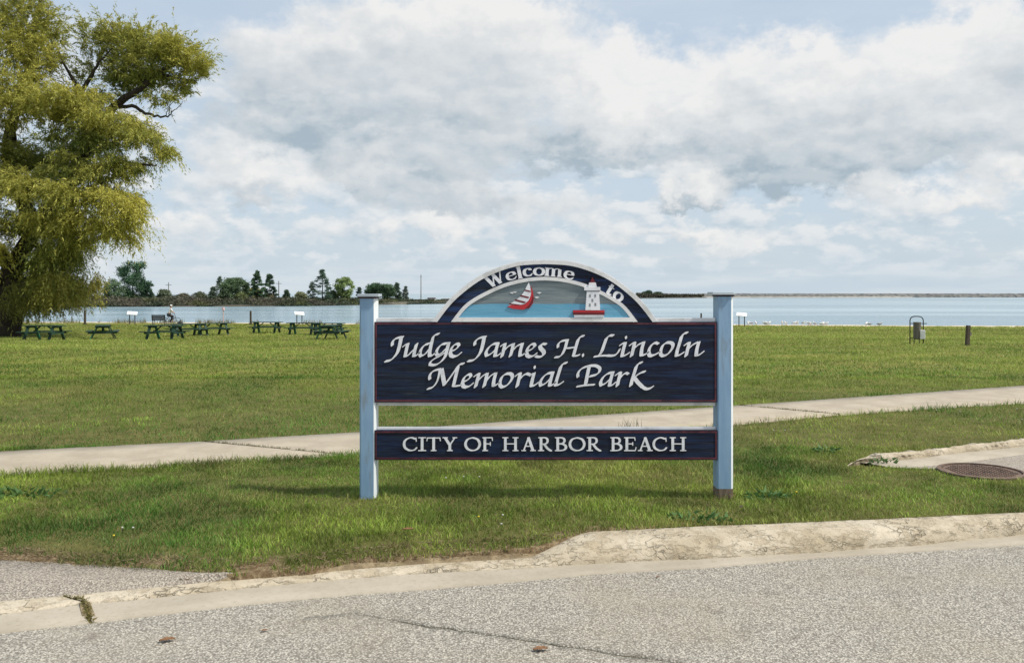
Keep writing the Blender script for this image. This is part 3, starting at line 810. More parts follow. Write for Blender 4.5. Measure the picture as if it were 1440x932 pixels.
def rect(px0, py0, px1, py1): 
    x0, z0 = S(px0, py0); x1, z1 = S(px1, py1); return [(x0, z1), (x1, z1), (x1, z0), (x0, z0)]
def rbuild(name, r, y0, y1, m, parent, bevel=0):
    return MB().prism(rect(*r), y0, y1).build(name, m, parent, SO, bevel=bevel)

panel = rbuild('name_panel', (526.6, 452.6, 1008.2, 565.6), SY, SY + .035, M['navy'], sign)
rbuild('backing_board', (529.2, 447.3, 1007.8, 571.0), SY + .0355, SY + .075, M['white'], sign, .002)
city = rbuild('city_panel', (526.6, 604.7, 1009.0, 646.6), SY, SY + .035, M['navy'], sign)
rbuild('backing_board', (529.2, 601.4, 1008.2, 645.5), SY + .0355, SY + .075, M['white'], sign, .002)
for (par, (a, b, c, d)) in ((panel, (526.6, 452.6, 1008.2, 565.6)), (city, (526.6, 604.7, 1009.0, 646.6))):
    w = 2.3; e = 1.3
    for r in ((a + e, b + e, c - e, b + e + w), (a + e, d - e - w, c - e, d - e), (a + e, b + e + w, a + e + w * .8, d - e - w), (c - e - w * .8, b + e + w, c - e, d - e - w)):
        rbuild('border_strip', r, SY - .005, SY + .001, M['maroon'], par)

# ------------------------------------------------ lettering: broad-pen strokes turned into carved letters
def smooth(pts, n=10):
    if len(pts) == 2: return [(pts[0][0] + (pts[1][0] - pts[0][0]) * k / n, pts[0][1] + (pts[1][1] - pts[0][1]) * k / n) for k in range(n + 1)]
    P = [pts[0]] + list(pts) + [pts[-1]]; out = []
    for i in range(1, len(P) - 2):
        for k in range(n):
            t = k / n; a, b, c, d = P[i - 1:i + 3]
            out.append(tuple(.5 * ((2 * b[q]) + (-a[q] + c[q]) * t + (2 * a[q] - 5 * b[q] + 4 * c[q] - d[q]) * t * t + (-a[q] + 3 * b[q] - 3 * c[q] + d[q]) * t ** 3) for q in (0, 1)))
    out.append(pts[-1]); return out

def contours(fld, x0, y0, h, iso=0.0):
    """marching squares of fld (negative inside); closed loops in coordinates"""
    ny_, nx_ = fld.shape; seg = {}
    ins = fld < iso
    code = ins[:-1, :-1] * 1 + ins[:-1, 1:] * 2 + ins[1:, 1:] * 4 + ins[1:, :-1] * 8
    def pt(i, j, e):
        if e == 0: a, b = (i, j), (i, j + 1)
        elif e == 1: a, b = (i, j + 1), (i + 1, j + 1)
        elif e == 2: a, b = (i + 1, j), (i + 1, j + 1)
        else: a, b = (i, j), (i + 1, j)
        t = (iso - fld[a]) / (fld[b] - fld[a])
        key = (a, b)
        return key, (x0 + (a[1] + (b[1] - a[1]) * t) * h, y0 + (a[0] + (b[0] - a[0]) * t) * h)
    tab = {1: [(3, 0)], 2: [(0, 1)], 3: [(3, 1)], 4: [(1, 2)], 5: [(3, 0), (1, 2)], 6: [(0, 2)], 7: [(3, 2)], 8: [(2, 3)],
           9: [(2, 0)], 10: [(0, 1), (2, 3)], 11: [(2, 1)], 12: [(1, 3)], 13: [(1, 0)], 14: [(0, 3)]}
    nxt = {}; pos = {}
    for i, j in zip(*np.nonzero((code > 0) & (code < 15))):
        for a, b in tab[int(code[i, j])]:
            ka, pa = pt(i, j, a); kb, pb = pt(i, j, b); pos[ka] = pa; pos[kb] = pb; nxt[ka] = kb
    loops = []
    while nxt:
        k = next(iter(nxt)); lp = []; s0 = k
        while k in nxt:
            lp.append(pos[k]); k = nxt.pop(k)
        if len(lp) > 5: loops.append(lp)
    return loops

def area(l): return .5 * sum(l[i - 1][0] * l[i][1] - l[i][0] * l[i - 1][1] for i in range(len(l)))
def inside(p, l):
    r = False; j = len(l) - 1
    for i in range(len(l)):
        if (l[i][1] > p[1]) != (l[j][1] > p[1]) and p[0] < (l[j][0] - l[i][0]) * (p[1] - l[i][1]) / (l[j][1] - l[i][1]) + l[i][0]: r = not r
        j = i
    return r

def glyph_field(strokes, nib, ang, rad, h, pad):
    """strokes in photo pixels: list of (scale, pts)"""
    sm = [(sc, smooth(p, 12)) for sc, p in strokes]
    allp = [q for _, p in sm for q in p]; ext = nib + rad + pad + 1
    x0 = min(q[0] for q in allp) - ext; x1 = max(q[0] for q in allp) + ext
    y0 = min(q[1] for q in allp) - ext; y1 = max(q[1] for q in allp) + ext
    gx = np.arange(x0, x1, h); gy = np.arange(y0, y1, h); GX, GY = np.meshgrid(gx, gy)
    f = np.full(GX.shape, 99.0)
    ca, sa = math.cos(ang), -math.sin(ang)       # nib direction, y down
    for sc, p in sm:
        n_ = nib * sc; r_ = rad if sc > 0 else rad
        pp = []
        for a, b in zip(p, p[1:]):
            L = math.hypot(b[0] - a[0], b[1] - a[1]); k = max(1, int(L / (h * .9)))
            pp += [(a[0] + (b[0] - a[0]) * t / k, a[1] + (b[1] - a[1]) * t / k) for t in range(k)]
        pp.append(p[-1])
        for (cx, cy) in pp:
            i0 = max(0, int((cx - x0 - ext) / h)); i1 = int((cx - x0 + ext) / h) + 2
            j0 = max(0, int((cy - y0 - ext) / h)); j1 = int((cy - y0 + ext) / h) + 2
            dx = GX[j0:j1, i0:i1] - cx; dy = GY[j0:j1, i0:i1] - cy
            u = dx * ca + dy * sa; v = dx * -sa + dy * ca
            u = np.maximum(np.abs(u) - n_, 0)
            d = np.sqrt(u * u + v * v) - r_
            np.minimum(f[j0:j1, i0:i1], d, out=f[j0:j1, i0:i1])
    return f, x0, y0

def add_relief(g, loops, yf, yb, mi):
    loops = [[q for i, q in enumerate(l) if i % 2 == 0] if len(l) > 16 else l for l in loops]
    loops = [l for l in loops if len(l) >= 4]
    outer = [l for l in loops if area(l) * SGN > 0]; holes = [l for l in loops if area(l) * SGN <= 0]
    for o_ in outer:
        hs = [h_ for h_ in holes if inside(h_[0], o_)]
        P = [o_] + hs; flat = [q for l in P for q in l]
        W = [S(q[0], q[1]) for q in flat]
        tris = tessellate_polygon([[Vector((q[0], -q[1], 0)) for q in l] for l in P])
        n_ = len(W); vs = [(x, yf, z) for x, z in W] + [(x, yb, z) for x, z in W]; fs = []
        for a, b, c in tris:
            cr_ = (W[b][0] - W[a][0]) * (W[c][1] - W[a][1]) - (W[b][1] - W[a][1]) * (W[c][0] - W[a][0])
            fs.append((a, b, c) if cr_ > 0 else (a, c, b))
        k = 0
        for l in P:
            m_ = len(l)
            for i in range(m_):
                a, b = k + i, k + (i + 1) % m_
                fs.append((a, b, n_ + b, n_ + a) if SGN < 0 else (b, a, n_ + a, n_ + b))
            k += m_
        g.add(vs, fs, mi)
# orientation of marching-squares loops: find once
_f = np.array([[math.hypot(i - 5, j - 5) - 3 for j in range(11)] for i in range(11)])
SGN = 1 if area(contours(_f, 0, 0, 1)[0]) > 0 else -1

def letter(parent, strokes, nib, ang, rad, plane, raise_=.008, out=1.0, h=.34):
    f, x0, y0 = glyph_field(strokes, nib, ang, rad, h, out)
    g = MB()
    add_relief(g, contours(f, x0, y0, h, 0.0), plane - raise_, plane - .001, 0)
    if out: add_relief(g, contours(f, x0, y0, h, out), plane - .0035, plane + .001, 1)  # wider black backing stands in for the letter's shadow
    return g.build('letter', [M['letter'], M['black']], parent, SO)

def crop(x0, y0, s, *glyph):
    return [(sc, [(x0 + a / s, y0 + b / s) for a, b in p]) for sc, p in glyph]
A_ = (530, 460, 8.47); B_ = (660, 460, 8.47); C_ = (830, 460, 8.47); D_ = (590, 500, 8.47); E_ = (750, 500, 8.0)
script = [
    crop(*A_, (.8, [(185, 215), (187, 178), (212, 143), (258, 124), (308, 118)]), (1.15, [(290, 128), (272, 215), (248, 295), (212, 350)]), (.8, [(212, 350), (170, 388), (130, 400), (104, 404)])),
    crop(*A_, (.55, [(315, 228), (345, 206), (372, 198)]), (1, [(368, 200), (350, 280), (338, 340)]), (.55, [(342, 345), (375, 332), (415, 290), (445, 262)]), (1, [(474, 200), (452, 275), (440, 338)]), (.55, [(440, 342), (470, 336), (505, 305)])),
    crop(*A_, (.9, [(618, 196), (570, 212), (528, 262), (514, 318), (528, 344)]), (.55, [(528, 344), (575, 318), (622, 262)]), (.8, [(735, 80), (702, 88), (674, 112), (658, 160)]), (1.05, [(658, 160), (640, 240), (628, 310), (632, 340)]), (.55, [(632, 342), (662, 334), (695, 305)])),
    crop(*A_, (.9, [(825, 194), (775, 204), (728, 250), (708, 305), (722, 332)]), (.55, [(722, 332), (770, 308), (822, 255)]), (.5, [(800, 192), (865, 188)]), (1.05, [(852, 198), (834, 280), (812, 350), (770, 405)]), (.8, [(770, 405), (715, 442), (665, 450), (632, 442)]), (.6, [(632, 442), (640, 412), (690, 372), (760, 335), (822, 292)])),
    crop(*A_, (.5, [(888, 282), (935, 265), (978, 222)]), (.8, [(978, 222), (968, 198), (930, 205), (892, 245), (874, 298)]), (1, [(874, 298), (886, 338), (925, 350)]), (.6, [(925, 350), (965, 334), (1002, 304)])),
    crop(*B_, (.8, [(66, 208), (68, 176), (96, 142), (142, 122), (192, 116)]), (1.15, [(176, 126), (160, 208), (136, 290), (100, 348)]), (.8, [(100, 348), (58, 386), (16, 398), (-12, 400)])),
    crop(*B_, (.9, [(335, 194), (285, 200), (232, 240), (200, 296), (206, 338)]), (.55, [(206, 342), (262, 312), (318, 258)]), (1.05, [(340, 196), (318, 270), (306, 338)]), (.55, [(306, 342), (340, 334), (378, 305)])),
    crop(*B_, (.55, [(378, 222), (405, 204), (426, 198)]), (1, [(424, 202), (404, 290), (388, 348)]), (.6, [(412, 282), (458, 232), (512, 202)]), (1, [(524, 202), (504, 290), (488, 342)]), (.6, [(512, 282), (562, 228), (618, 198)]), (1, [(630, 200), (608, 280), (602, 334)]), (.55, [(602, 340), (632, 330), (662, 308)])),
    crop(*B_, (.5, [(688, 282), (735, 266), (782, 224)]), (.8, [(782, 224), (770, 200), (734, 206), (698, 244), (680, 296)]), (1, [(680, 296), (692, 338), (728, 352)]), (.6, [(728, 352), (765, 338), (798, 312)])),
    crop(*B_, (.7, [(912, 202), (872, 198), (842, 218)]), (1.05, [(842, 218), (850, 250), (884, 288), (888, 322)]), (.7, [(888, 322), (862, 346), (822, 352), (792, 344)])),
    crop(*B_, (.65, [(1056, 236), (1058, 202), (1088, 170), (1130, 158), (1172, 154)]), (.9, [(1162, 164), (1140, 250), (1108, 318)]), (.6, [(1108, 318), (1072, 350), (1022, 356)]), (.35, [(1148, 250), (1200, 246), (1250, 238)]), (.7, [(1360, 104), (1325, 112), (1294, 148)]), (1, [(1294, 148), (1268, 235), (1242, 330)]), (.4, [(1240, 342), (1280, 338), (1310, 328)])),
    crop(*B_, (.45, [(1352, 322), (1354, 344)])),
    crop(*C_, (.75, [(272, 98), (230, 100), (192, 130)]), (1.05, [(192, 130), (165, 205), (138, 282), (112, 326)]), (.42, [(48, 350), (118, 340), (200, 336)]), (.7, [(200, 336), (260, 338), (300, 330)]), (.5, [(300, 330), (330, 298), (350, 262)])),
    crop(*C_, (.55, [(355, 214), (384, 194), (408, 188)]), (1.05, [(414, 192), (392, 270), (378, 338)]), (.55, [(378, 344), (418, 332), (462, 304)]), (.45, [(424, 112), (426, 132)])),
    crop(*C_, (.55, [(472, 214), (505, 190), (526, 184)]), (1.05, [(526, 190), (508, 270), (490, 342)]), (.6, [(512, 262), (565, 212), (622, 182)]), (1.05, [(634, 184), (612, 262), (606, 328)]), (.55, [(606, 336), (645, 326), (688, 300)])),
    crop(*C_, (.7, [(808, 196), (778, 184)]), (.9, [(778, 184), (738, 202), (704, 252), (694, 300)]), (1, [(694, 300), (708, 336), (742, 338)]), (.6, [(742, 338), (785, 318), (820, 296)])),
    crop(*C_, (.9, [(908, 182), (866, 212), (842, 266), (838, 318), (864, 342)]), (.9, [(864, 342), (918, 322), (968, 262), (984, 212), (960, 184), (908, 182)])),
    crop(*C_, (.75, [(1152, 66), (1118, 74), (1086, 108)]), (1.05, [(1086, 108), (1062, 190), (1036, 272), (1024, 334)]), (.55, [(1024, 340), (1065, 328), (1110, 300)])),
    crop(*C_, (.55, [(1124, 212), (1152, 192), (1174, 184)]), (1.05, [(1176, 190), (1156, 270), (1140, 340)]), (.6, [(1162, 262), (1215, 212), (1272, 180)]), (1.05, [(1290, 182), (1268, 262), (1260, 328)]), (.55, [(1260, 336), (1300, 326), (1346, 290)])),
    crop(*D_, (.75, [(124, 278), (120, 246), (142, 200), (188, 172), (245, 160)]), (.45, [(240, 172), (222, 270), (192, 335), (152, 378)]), (.7, [(152, 378), (120, 388), (100, 392)]), (1.1, [(264, 162), (282, 260), (298, 342)]), (.5, [(300, 345), (370, 250), (440, 150)]), (.7, [(440, 148), (478, 104), (524, 94)]), (1.05, [(456, 140), (432, 240), (406, 350)]), (.4, [(406, 362), (450, 358), (490, 350)])),
    crop(*D_, (.5, [(518, 308), (565, 292), (612, 248)]), (.8, [(612, 248), (602, 222), (566, 230), (528, 268), (510, 318)]), (1, [(510, 318), (522, 362), (560, 374)]), (.6, [(560, 374), (600, 358), (636, 328)])),
    crop(*D_, (.55, [(655, 244), (685, 222), (704, 214)]), (1.05, [(706, 220), (684, 306), (668, 368)]), (.6, [(692, 302), (740, 250), (792, 214)]), (1.05, [(804, 218), (784, 306), (768, 364)]), (.6, [(792, 302), (840, 244), (892, 210)]), (1.05, [(906, 214), (884, 300), (880, 350)]), (.55, [(880, 358), (910, 348), (942, 324)])),
    crop(*D_, (.9, [(1030, 214), (988, 244), (962, 298), (960, 350), (986, 374)]), (.9, [(986, 374), (1040, 352), (1090, 294), (1106, 244), (1082, 214), (1030, 214)])),
    crop(*D_, (.55, [(1144, 240), (1176, 216), (1198, 208)]), (1.05, [(1198, 216), (1178, 300), (1162, 364)]), (.6, [(1188, 286), (1232, 236), (1276, 212)]), (.75, [(1276, 212), (1318, 226)])),
    crop(*D_, (.5, [(1318, 236), (1346, 214)]), (1.05, [(1362, 212), (1342, 290), (1330, 352)]), (.55, [(1330, 362), (1370, 350), (1412, 320)]), (.45, [(1370, 126), (1372, 148)])),
    crop(*E_, (.9, [(210, 192), (160, 200), (108, 242), (78, 298), (84, 334)]), (.55, [(84, 336), (138, 308), (192, 254)]), (1.05, [(218, 192), (196, 264), (182, 328)]), (.55, [(182, 336), (212, 328), (245, 302)])),
    crop(*E_, (.75, [(372, 80), (336, 90), (308, 122)]), (1.05, [(308, 122), (284, 200), (260, 278), (250, 326)]), (.55, [(250, 334), (290, 322), (332, 294)])),
    crop(*E_, (.75, [(502, 236), (500, 202), (526, 158), (576, 128), (636, 112)]), (.8, [(636, 112), (700, 112), (744, 138), (742, 178), (706, 212), (636, 230)]), (1.1, [(628, 120), (606, 220), (588, 318)]), (.42, [(490, 346), (580, 332), (684, 324)])),
    crop(*E_, (.9, [(885, 190), (836, 200), (784, 242), (756, 296), (762, 332)]), (.55, [(762, 334), (815, 306), (868, 254)]), (1.05, [(892, 190), (870, 264), (856, 328)]), (.55, [(856, 336), (888, 328), (922, 300)])),
    crop(*E_, (.55, [(926, 218), (956, 196), (976, 188)]), (1.05, [(978, 196), (958, 270), (944, 336)]), (.6, [(968, 258), (1006, 214), (1042, 192)]), (.7, [(1042, 192), (1066, 204)])),
    crop(*E_, (.75, [(1218, 76), (1184, 88), (1156, 120)]), (1.05, [(1156, 120), (1132, 200), (1110, 270), (1096, 334)]), (.7, [(1252, 178), (1218, 186)]), (.6, [(1218, 186), (1170, 214), (1130, 250)]), (.95, [(1134, 246), (1176, 300), (1222, 346)]), (.8, [(1222, 346), (1268, 372), (1312, 366), (1340, 348)])),
]
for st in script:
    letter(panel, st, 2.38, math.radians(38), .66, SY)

# serif capitals: unit box glyphs, x 0..1 y 0..1 (y down); scale of the pen per stroke
def ser(x, y, w=.30): return (.001, [(x - w / 2, y), (x + w / 2, y)])
def serif_caps(ch, wd):
    k = .36 / wd          # serif length as a fraction of the width
    G = {
        'C': [(.9, [(.90, .10), (.66, .01), (.42, .02), (.12, .20), (.02, .5), (.12, .80), (.42, .98), (.66, .99)]), (.5, [(.66, .99), (.86, .93), (1.0, .78)]), (.001, [(.96, .02), (.98, .28)])],
        'I': [(1, [(.5, 0), (.5, 1)]), (.001, [(-.25, 0), (1.25, 0)]), (.001, [(-.25, 1), (1.25, 1)])],
        'T': [(1, [(.5, 0), (.5, 1)]), (.001, [(0, .02), (1, .02)]), (.001, [(.02, .02), (-.02, .24)]), (.001, [(.98, .02), (1.02, .24)]), (.001, [(.5 - k / 2, 1), (.5 + k / 2, 1)])],
        'Y': [(1, [(.12, 0), (.48, .55)]), (1, [(.5, .55), (.5, 1)]), (.4, [(.9, 0), (.52, .55)]), (.001, [(-.06, 0), (.32, 0)]), (.001, [(.74, 0), (1.06, 0)]), (.001, [(.5 - k / 2, 1), (.5 + k / 2, 1)])],
        'O': [(.95, [(.5, 0), (.16, .14), (.02, .5), (.16, .86), (.5, 1), (.84, .86), (.98, .5), (.84, .14), (.5, 0)])],
        'F': [(1, [(.22, 0), (.22, 1)]), (.001, [(0, 0), (1, 0)]), (.001, [(1, 0), (1.03, .22)]), (.001, [(.22, .48), (.80, .48)]), (.001, [(.80, .36), (.80, .60)]), (.001, [(-.02, 1), (.52, 1)])],
        'H': [(1, [(.17, 0), (.17, 1)]), (1, [(.83, 0), (.83, 1)]), (.001, [(.17, .48), (.83, .48)])] + [(.001, [(a, b), (a + .34, b)]) for a in (0, .66) for b in (0, 1)],
        'A': [(.35, [(.5, 0), (.13, 1)]), (1.05, [(.5, 0), (.85, 1)]), (.001, [(.25, .66), (.72, .66)]), (.001, [(-.02, 1), (.28, 1)]), (.001, [(.66, 1), (1.04, 1)])],
        'R': [(1, [(.2, 0), (.2, 1)]), (.75, [(.2, 0), (.55, .01), (.72, .12), (.72, .34), (.55, .48), (.25, .50)]), (.9, [(.48, .52), (.74, .84), (1.02, 1.02)]), (.001, [(0, 0), (.3, 0)]), (.001, [(-.02, 1), (.42, 1)])],
        'B': [(1, [(.22, 0), (.22, 1)]), (.8, [(.22, 0), (.6, .01), (.80, .12), (.80, .32), (.6, .45), (.3, .47)]), (.95, [(.3, .47), (.68, .50), (.92, .64), (.92, .84), (.68, .98), (.22, 1)]), (.001, [(0, 0), (.3, 0)]), (.001, [(0, 1), (.3, 1)])],
        'E': [(1, [(.22, 0), (.22, 1)]), (.001, [(0, 0), (.92, 0)]), (.001, [(.92, 0), (.95, .2)]), (.001, [(.22, .48), (.74, .48)]), (.001, [(.74, .37), (.74, .59)]), (.001, [(0, 1), (.96, 1)]), (.001, [(.96, 1), (1.04, .76)])],
    }
    return G[ch]
nibc = 1.25; rc = .66
def cap(parent, ch, x0, x1, y0, y1, plane=SY):
    st = []
    a, b = x0 + nibc * .8 + rc * .2, x1 - nibc * .8 - rc * .2
    wd = (b - a) / (y1 - y0)
    for sc, p in serif_caps(ch, max(wd, .2)):
        st.append((sc, [(a + (b - a) * u, y0 + rc + (y1 - y0 - 2 * rc) * v) for u, v in p]))
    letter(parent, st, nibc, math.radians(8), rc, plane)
s7 = 6.857
for txt, ox, xs_ in (('CITYOFHAR', 560, [(47, 185), (200, 262), (272, 412), (430, 566), (638, 796), (808, 914), (1000, 1164), (1186, 1326), (1346, 1478)]),
                     ('BORBEACH', 770, [(66, 190), (204, 364), (374, 512), (600, 722), (732, 856), (868, 1012), (1012, 1152), (1172, 1340)])):
    for ch, (a, b) in zip(txt, xs_):
        cap(city, ch, ox + a / s7, ox + b / s7, 605 + 64 / s7, 605 + 197 / s7)

# ------------------------------------------------ the arched top
AX, AB = 767.0, 452.4; s6 = 4.364
def prof_full(half, cx, base=AB):
    R = smooth([(d / s6, h / s6) for d, h in half], 6)
    L = [(-d, h) for d, h in R[::-1]]
    P = L[:-1] + R                      # left base ... top ... right base
    return [(cx + d, base - h) for d, h in P]
def inset(P, w):
    out = []
    for i, p in enumerate(P):
        a = P[max(i - 1, 0)]; b = P[min(i + 1, len(P) - 1)]
        t_ = Vector((b[0] - a[0], b[1] - a[1])).normalized()
        out.append((p[0] - t_[1] * w, p[1] + t_[0] * w))
    # cut at the base line
    out[0] = (out[0][0] + 0, AB); out[-1] = (out[-1][0], AB)
    return out
outer = prof_full([(0, 378), (150, 369), (275, 336), (400, 280), (510, 202), (600, 117), (690, 0)], AX - .8)
ring = prof_full([(0, 276), (105, 268), (225, 241), (325, 201), (430, 146), (500, 92), (572, 0)], 765.4)
def PW(P): return [S(x, y) for x, y in P]
arch = MB().prism(PW(inset(outer, 1.0)), SY + .006, SY + .034).build('arch_board', M['navy_arch'], sign, SO)
in6 = inset(outer, 5.6)
MB().prism(PW(outer + in6[::-1]), SY - .012, SY + .045).build('arch_trim', M['white'], arch, SO)
MB().prism(PW(inset(outer, -.8) + inset(outer, 1.6)[::-1]), SY - .004, SY + .05).build('arch_trim', M['white'], arch, SO)
pic = MB().prism(PW(inset(ring, 1.5)), SY - .001, SY + .008).build('picture_sky', M['picgrey'], sign, SO)
rin = inset(ring, 5.0)
MB().prism(PW(ring + rin[::-1]), SY - .013, SY + .009).build('picture_trim', M['white'], pic, SO)
wl_ = [p for p in inset(ring, 3.0) if p[1] > 427.5]
lft = [p for p in wl_ if p[0] < AX]; rgt = [p for p in wl_ if p[0] > AX]
wav = [(lft[-1][0] + (rgt[0][0] - lft[-1][0]) * k / 12, 427.5 + .4 * math.sin(k * 2.1)) for k in range(1, 12)]
MB().prism(PW(lft + wav + rgt), SY - .005, SY).build('picture_water', M['picblue'], pic, SO)
MB().prism(PW([(640, 446.3), (890, 446.3), (893, 452.4), (637, 452.4)]), SY - .0135, SY + .004).build('picture_trim', M['white'], pic, SO)
c6 = lambda pts: PW([(600 + a / s6, 360 + b / s6) for a, b in pts])
# sailing boat
boat = MB().prism(c6([(640, 183), (651, 215), (657, 255), (652, 290), (632, 318), (590, 329), (530, 323), (494, 311), (520, 301), (560, 303), (600, 297), (628, 272), (641, 235)]), SY - .013, SY - .002).build('sailing_boat', M['red'], pic, SO)
MB().prism(c6([(626, 162), (634, 182), (641, 215), (640, 240), (626, 272), (600, 294), (560, 301), (500, 305), (520, 288), (548, 270), (575, 248), (598, 218), (613, 188)]), SY - .011, SY - .002).build('sail', M['letter'], boat, SO)
for (a, b, c, d) in (((604, 205), (600, 213), (636, 222), (638, 214)), ((578, 238), (571, 247), (624, 260), (630, 251)), ((545, 264), (537, 273), (600, 290), (609, 281)), ((511, 290), (503, 298), (556, 303), (575, 298))):
    MB().prism(c6([a, b, c, d]), SY - .0125, SY - .010).build('sail_stripe', M['darkred'], boat, SO)
MB().prism(c6([(652, 240), (657, 262), (650, 290), (632, 316), (600, 326), (628, 300), (645, 270)]), SY - .0145, SY - .012).build('hull_shade', M['darkred'], boat, SO)
for (x, y) in ((524, 226), (690, 226), (676, 254), (540, 222)):
    MB().prism(c6([(x - 16, y - 1), (x, y - 5), (x + 16, y - 2), (x + 2, y + 6)]), SY - .004, SY).build('painted_gull', M['white'], pic, SO)
# lighthouse
lh = MB().prism(c6([(982, 208), (1056, 208), (1063, 332), (973, 332)]), SY - .022, SY + .001).build('lighthouse', M['letter'], pic, SO)
def lp(nm, pts, m, y0): MB().prism(c6(pts), y0, SY - .001).build(nm, M[m], lh, SO)
lp('gallery', [(966, 190), (1064, 190), (1064, 211), (966, 211)], 'letter', SY - .026)
lp('lantern', [(996, 163), (1036, 163), (1042, 190), (990, 190)], 'letter', SY - .024)
lp('dome', [(1000, 163), (1016, 130), (1034, 163)], 'darkred', SY - .023)
lp('gallery_shadow_line', [(978, 211), (1060, 211), (1060, 218), (978, 218)], 'grey', SY - .0235)
for (x, y) in ((1001, 243), (1033, 243), (1016, 272), (1000, 300), (1034, 296)):
    lp('window', [(x - 5, y - 9), (x + 5, y - 9), (x + 5, y + 9), (x - 5, y + 9)], 'grey', SY - .0235)
lp('base_stripe', [(898, 332), (1090, 332), (1090, 345), (898, 345)], 'red', SY - .020)
lp('base_stripe', [(898, 345), (1090, 345), (1090, 360), (898, 360)], 'darkred', SY - .0205)
lp('base_stripe', [(904, 360), (1086, 360), (1086, 374), (904, 374)], 'letter', SY - .018)

# Welcome to
def low(ch):
    return {
        'W': [(1.1, [(.06, -.35), (.30, 1)]), (.25, [(.30, 1), (.50, -.2)]), (1.1, [(.46, -.35), (.68, 1)]), (.25, [(.68, 1), (.92, -.35)]), (.001, [(-.06, -.35), (.22, -.35)]), (.001, [(.34, -.35), (.60, -.35)]), (.001, [(.80, -.35), (1.06, -.35)])],
        'e': [(.001, [(.1, .46), (.9, .44)]), (.9, [(.92, .44), (.82, .12), (.5, 0), (.16, .14), (.03, .5), (.16, .86), (.5, 1), (.78, .95)]), (.2, [(.78, .95), (1, .76)])],
        'l': [(1.1, [(.5, -.5), (.5, 1)]), (.001, [(0, 1), (1, 1)]), (.001, [(0, -.5), (.5, -.5)])],
        'c': [(1, [(.82, .22), (.72, .05), (.5, 0), (.16, .14), (.03, .5), (.16, .86), (.5, 1), (.75, .95)]), (.2, [(.75, .95), (1, .76)])],
        'o': [(1, [(.5, 0), (.16, .14), (.02, .5), (.16, .86), (.5, 1), (.84, .86), (.98, .5), (.84, .14), (.5, 0)])],
        'm': [(1, [(.12, 0), (.12, 1)]), (1, [(.5, .1), (.5, 1)]), (1, [(.88, .1), (.88, 1)]), (.3, [(.12, .22), (.25, .04), (.4, 0), (.5, .14)]), (.3, [(.5, .22), (.63, .04), (.78, 0), (.88, .14)]), (.001, [(-.02, 0), (.12, 0)]), (.001, [(-.02, 1), (.26, 1)]), (.001, [(.37, 1), (.63, 1)]), (.001, [(.75, 1), (1.03, 1)])],
        't': [(1, [(.42, -.35), (.42, .75), (.5, .98)]), (.3, [(.5, .98), (.75, 1), (.98, .85)]), (.001, [(0, .02), (.95, .02)])],
    }[ch]
for ch, cx, cy, w, rot in (('W', 176, 222, 196, -25), ('e', 321, 183, 104, -17), ('l', 398, 170, 60, -12), ('c', 474, 149, 94, -7),
                           ('o', 576, 143, 108, -1), ('m', 708, 150, 172, 5), ('e', 853, 175, 102, 11), ('t', 1226, 318, 78, 33), ('o', 1305, 371, 98, 35)):
    xh = 76 if ch != 'W' else 92
    if ch == 'o' and cx > 1000: xh = 80
    nb = 1.78; rr = .52; H = xh / 6.545 - 2 * rr; Wd = w / 6.545 - 1.5 * nb - rr; r_ = math.radians(rot); st = []
    vc = .5
    for sc, p in low(ch):
        q = []
        for u, v in p:
            dx = (u - .5) * Wd; dy = (v - vc) * H
            q.append((670 + cx / 6.545 + dx * math.cos(r_) - dy * math.sin(r_), 360 + cy / 6.545 + dx * math.sin(r_) + dy * math.cos(r_)))
        st.append((sc, q))
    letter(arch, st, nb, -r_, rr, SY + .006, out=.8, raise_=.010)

#===PART3===
# ================================================================== PARK FURNITURE
def at(px, py): return hit(px, py)

def make_table(y_color='table'):
    t = empty('picnic_table', (0, 0, 0))
    m = M['table']
    for k in range(5):
        MB().box((0, (k - 2) * .148, .745), (2.05, .138, .04)).build('top_plank', m, t)
    for s in (-1, 1):
        for k in (0, 1):
            MB().box((0, s * (.60 + k * .148), .435), (2.05, .138, .04)).build('bench_plank', m, t)
    for sx in (-1, 1):
        x = sx * .70
        for s in (-1, 1):
            MB().bar((x, s * .26, .72), (x, s * .64, -.03), .05, .14, Vector((1, 0, 0))).build('leg', m, t)
        MB().box((x + .05 * sx, 0, .69), (.045, .72, .10)).build('top_beam', m, t)
        MB().box((x + .05 * sx, 0, .375), (.045, 1.46, .11)).build('seat_beam', m, t)
        MB().bar((x - .04 * sx, 0, .38), (sx * .22, 0, .71), .09, .045).build('brace', m, t)
    return t
tables = [
    (62, 478, -8, 'dark green picnic table nearest the willow trunk', 0),
    (145, 476.5, 112, 'dark green picnic table seen end-on between the willow and its neighbours', 0),
    (232, 477.5, -9, 'front dark green picnic table of the left cluster of three', 0),
    (262, 472.5, 40, 'middle picnic table of the left cluster, partly hidden by the front one', 0),
    (300, 471, 46, 'dark green picnic table at the right end of the left cluster', 0),
    (375, 468.5, -2, 'thin-legged picnic table beside the dark shore post', 0),
    (426, 470, -4, 'picnic table between the shore post and the pair near the sign', 0),
    (462, 471, -6, 'picnic table half hidden behind the one nearest the sign', 0),
    (466, 476.5, 82, 'dark green picnic table seen end-on nearest the left sign post', 0),
]
t0 = make_table(); kids0 = list(t0.children)
